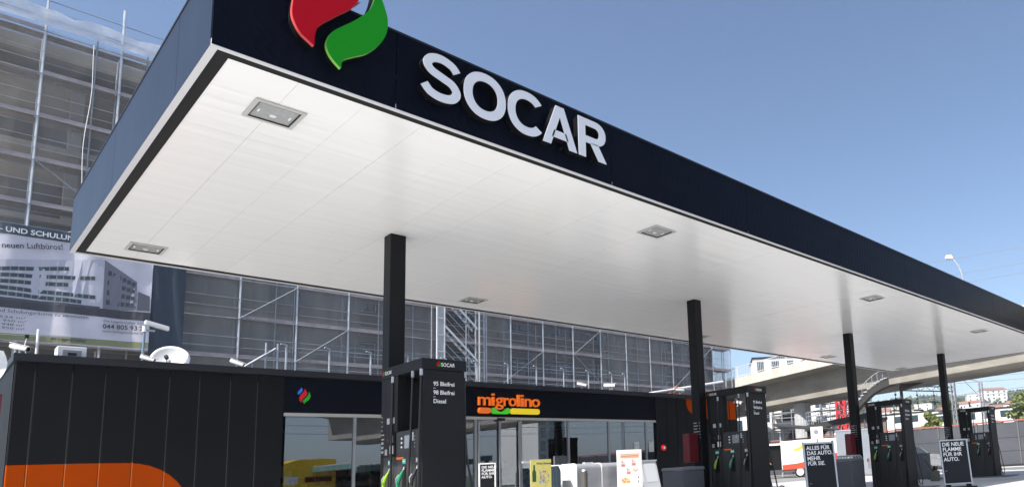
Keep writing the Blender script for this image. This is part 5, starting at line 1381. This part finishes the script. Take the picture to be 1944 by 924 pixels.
# reflected hill woods behind the camera stay part of the terrain sheet
# houses on the slope
walls = [M_wb, M_cream, mat('render_grey', (.50,.50,.50), .8), mat('render_rose', (.55,.36,.28), .8)]
wn = ['white','cream','pale grey','rose']
hs = []
for i in range(46):
    a = radians(8.5+29*((i*0.618) % 1)); r = 300+rh.uniform(0, 330)
    hs.append((a, r, rh))
hs.sort(key=lambda q: -q[0])
ords = 'first second third fourth fifth sixth seventh eighth ninth tenth eleventh twelfth thirteenth fourteenth fifteenth sixteenth seventeenth eighteenth nineteenth twentieth'.split()
for i, (a, r, _) in enumerate(hs):
    w = rh.uniform(11, 24); d = rh.uniform(9, 12); hgt = rh.choice([6, 8.5, 9, 11.5]); k = rh.choice([0,0,0,1,2,3])
    z = hill_h(r, a)-1.0; x, y = r*cos(a), r*sin(a); gab = rh.random() < .5
    side = 'left' if i < 27 else 'right'; od = ords[i] if i < 20 else (('twenty-'+ords[i-20]) if i < 27 else (ords[45-i] if 45-i < 20 else 'x'))
    t = thing('hillside_house', '%s %s house, %s from the %s on the far hillside' % (wn[k], 'gabled' if gab else 'flat-roofed', od, side), 'house', (x, y, z), az(x, y)+rh.uniform(-.6,.6), 'small houses on the far hillside')
    MB().box(-w/2, w/2, -d/2, d/2, 0, hgt).build('wall', walls[k], t)
    if gab: MB().prism([(-d/2-.4, hgt+.003), (d/2+.4, hgt+.003), (0, hgt+2.4)], (0,0,0), (0,1,0), (0,0,1), (1,0,0), -w/2-.3, w/2+.3).build('roof', M_terr, t)
    else: MB().box(-w/2-.3, w/2+.3, -d/2-.3, d/2+.3, hgt+.003, hgt+.4).build('roof', M_cream, t)
    n_ = max(2, int(w/5)); fl = int(hgt/2.8)
    for f in range(fl):
        for j in range(n_): xx = -w/2+w*(j+.5)/n_; MB().box(xx-.7, xx+.7, -d/2-.06, -d/2-.003, f*2.8+.9, f*2.8+2.1).build('window', M_wglass, t)

# larger blocks in front of the slope
for i, (px_a, r, w, h, k, l) in enumerate(((27.6,210,26,12.5,0,'wide white apartment block behind the third pump'),(25.2,205,18,13.5,0,'white stepped block right of the third pump'),(23.6,215,16,9.5,1,'cream block left of the fourth column'),
        (20.2,190,20,12,0,'white block seen through the farthest pump window'),(18.5,215,22,10,3,'rose and white block behind the farthest pump'),(16.8,225,24,11.5,0,'white block low on the slope at the right edge'),(30.4,230,22,14,2,'pale grey block behind the third pump frame'))):
    a = radians(px_a); x, y = r*cos(a), r*sin(a)
    block('apartment_block', l, 'building', (x, y, -.5), az(x, y)+.25*(-1)**i, w, 12, h, walls[k], max(3, int(h/3)), max(4, int(w/4)), balc=(i % 2 == 0))
# trees nearer
def tree(loc, h, cr, label, name='tree', cat='tree', tall=1.0, n=1500, seed=1, lm=(1,3), s=.28):
    rd = random.Random(seed); t = thing(name, label, cat, loc)
    m_ = MB().path([(0,0,0),(.05,0,h*.3),(0,.06,h*.6),(.03,0,h*.92)], [h*.022,h*.016,h*.01,h*.004], 8)
    for k in range(7):
        a = rd.uniform(0, 6.28); z = h*rd.uniform(.25,.7); m_.path([(0,0,z),(cos(a)*cr*.4,sin(a)*cr*.4,z+h*.1),(cos(a)*cr*.7,sin(a)*cr*.7,z+h*.17)], [h*.008,h*.005,h*.002], 5)
    m_.build('trunk', mat('bark', (.09,.07,.05), .9, var=.3), t)
    cs = [MB(), MB()]
    for k in range(18):
        z = h*(.2+.75*k/17); rr = cr*(1-abs((z/h-.5)*1.3)**2)*rd.uniform(.4,.85); a = rd.uniform(0, 6.28); off = rr*.55
        leaves(cs[k % 2], (cos(a)*off, sin(a)*off, z), rr*.75, h*.07*tall, n//18, s, rd)
    for m_, k in zip(cs, lm): m_.build('crown', M_leaf[k], t)
tree((82.3, 36.4, 0), 6.3, 1.9, 'light green bushy tree above the grey wall between pump three and column four', seed=2, lm=(3,3), s=.2, n=2600)
tree((126, 38.6, -.5), 11.5, 2.6, 'slim poplar with yellowish leaves above the wall at the right edge', name='poplar_tree', seed=5, lm=(3,3), s=.26, n=2600)
tree((118, 47.5, -.5), 10.5, 1.6, 'dark narrow tree directly left of the farthest pump', name='poplar_tree', seed=6, lm=(0,1), s=.32)
tree((130, 44, -.5), 7.0, 2.2, 'round dark tree above the wall right of the farthest pump', seed=8, lm=(1,0), s=.26)
tree((92, 47, -.5), 4.6, 2.2, 'dark bush above the wall left of the light green tree', seed=9, lm=(0,2), s=.35)

# ================================================================ opposite side (seen mirrored in the shop glass)
yb = thing('yellow_hall', 'bright yellow low hall across the road, mirrored in the shop glass', 'building', (26.5, -43, 0))
M_yel = mat('yellow_paint', (.85,.55,.0), .5)
m_ = MB().prism([(-2.6,0),(2.2,0),(2.2,3.75),(1.2,3.85),(-1.2,3.8),(-2.6,3.4)], (0,0,0), (1,0,0), (0,0,1), (0,1,0), -1.5, 1.5); m_.build('wall', M_yel, yb)
MB().box(-2.3,-1.2,1.52,1.56,1.4,2.2).build('sign_panel', M_white, yb); MB().box(.6,1.0,1.52,1.56,2.7,3.1).build('small_sign', M_white, yb)
MB().box(-.6,1.8,1.52,1.6,1.6,2.1).build('red_panel', M_dred, yb)
gb = thing('green_roof_hall', 'dark open hall with a long green sloping roof edge, mirrored in the shop glass', 'building', (40, -36, 0))
M_gr = mat('green_fascia', (.10,.19,.17), .5)
m_ = MB().prism([(-13.5,2.55),(-1,3.0),(-1,3.45),(-13.5,3.0)], (0,0,0), (1,0,0), (0,0,1), (0,1,0), -8, 5); m_.build('roof_edge', M_gr, gb)
MB().prism([(-13.4,3.01),(-1,3.455),(-1,3.55),(-13.4,3.12)], (0,0,0), (1,0,0), (0,0,1), (0,1,0), -8, 5.1).build('roof', M_galv, gb)
for x in (-12, -6.5, -1.3): MB().box(x-.15,x+.15,4.3,4.6,0,3).build('post', M_black, gb)
MB().box(-13,-1,-7.8,-7.5,0,2.9).build('back_wall', M_black, gb)
block('white_office_block', 'white block with dark floors above the green roof, mirrored in the shop glass', 'building', (88, -95, 0), pi-.5, 13, 10, 14, M_wb, 5, 3, wh=.75)
for i, (x, y, h, l) in enumerate(((46, -52, 9, 'left'), (64, -40, 10, 'right'))):
    c = mast((x, y, 0), h, '%s-hand lattice mast across the road, mirrored in the shop glass' % l)
for i in range(5):
    a = Vector((20, -50+2*i, 7+.7*i)); b = Vector((95, -38+2*i, 7+.7*i)); wire(a, b, .5, 'overhead wire number %d across the road, mirrored in the shop windows' % (i+1) if False else ['lowest','second lowest','middle','second highest','highest'][i]+' overhead wire across the road, mirrored in the shop windows', .03, 20)

# ---------------------------------------------------------------- summer haze in the valley air
hz = MB().box(-1620, 1620, -1620, 1620, -1.6, 110).build('haze', mat('haze', (1,1,1)))
hm = MATS['haze'].node_tree; hm.nodes.clear()
ho = hm.nodes.new('ShaderNodeOutputMaterial'); hv = hm.nodes.new('ShaderNodeVolumePrincipled')
hv.inputs['Color'].default_value = (.85,.92,1,1); hv.inputs['Density'].default_value = .0003
hm.links.new(hv.outputs[0], ho.inputs['Volume']); tag(hz, kind='stuff')
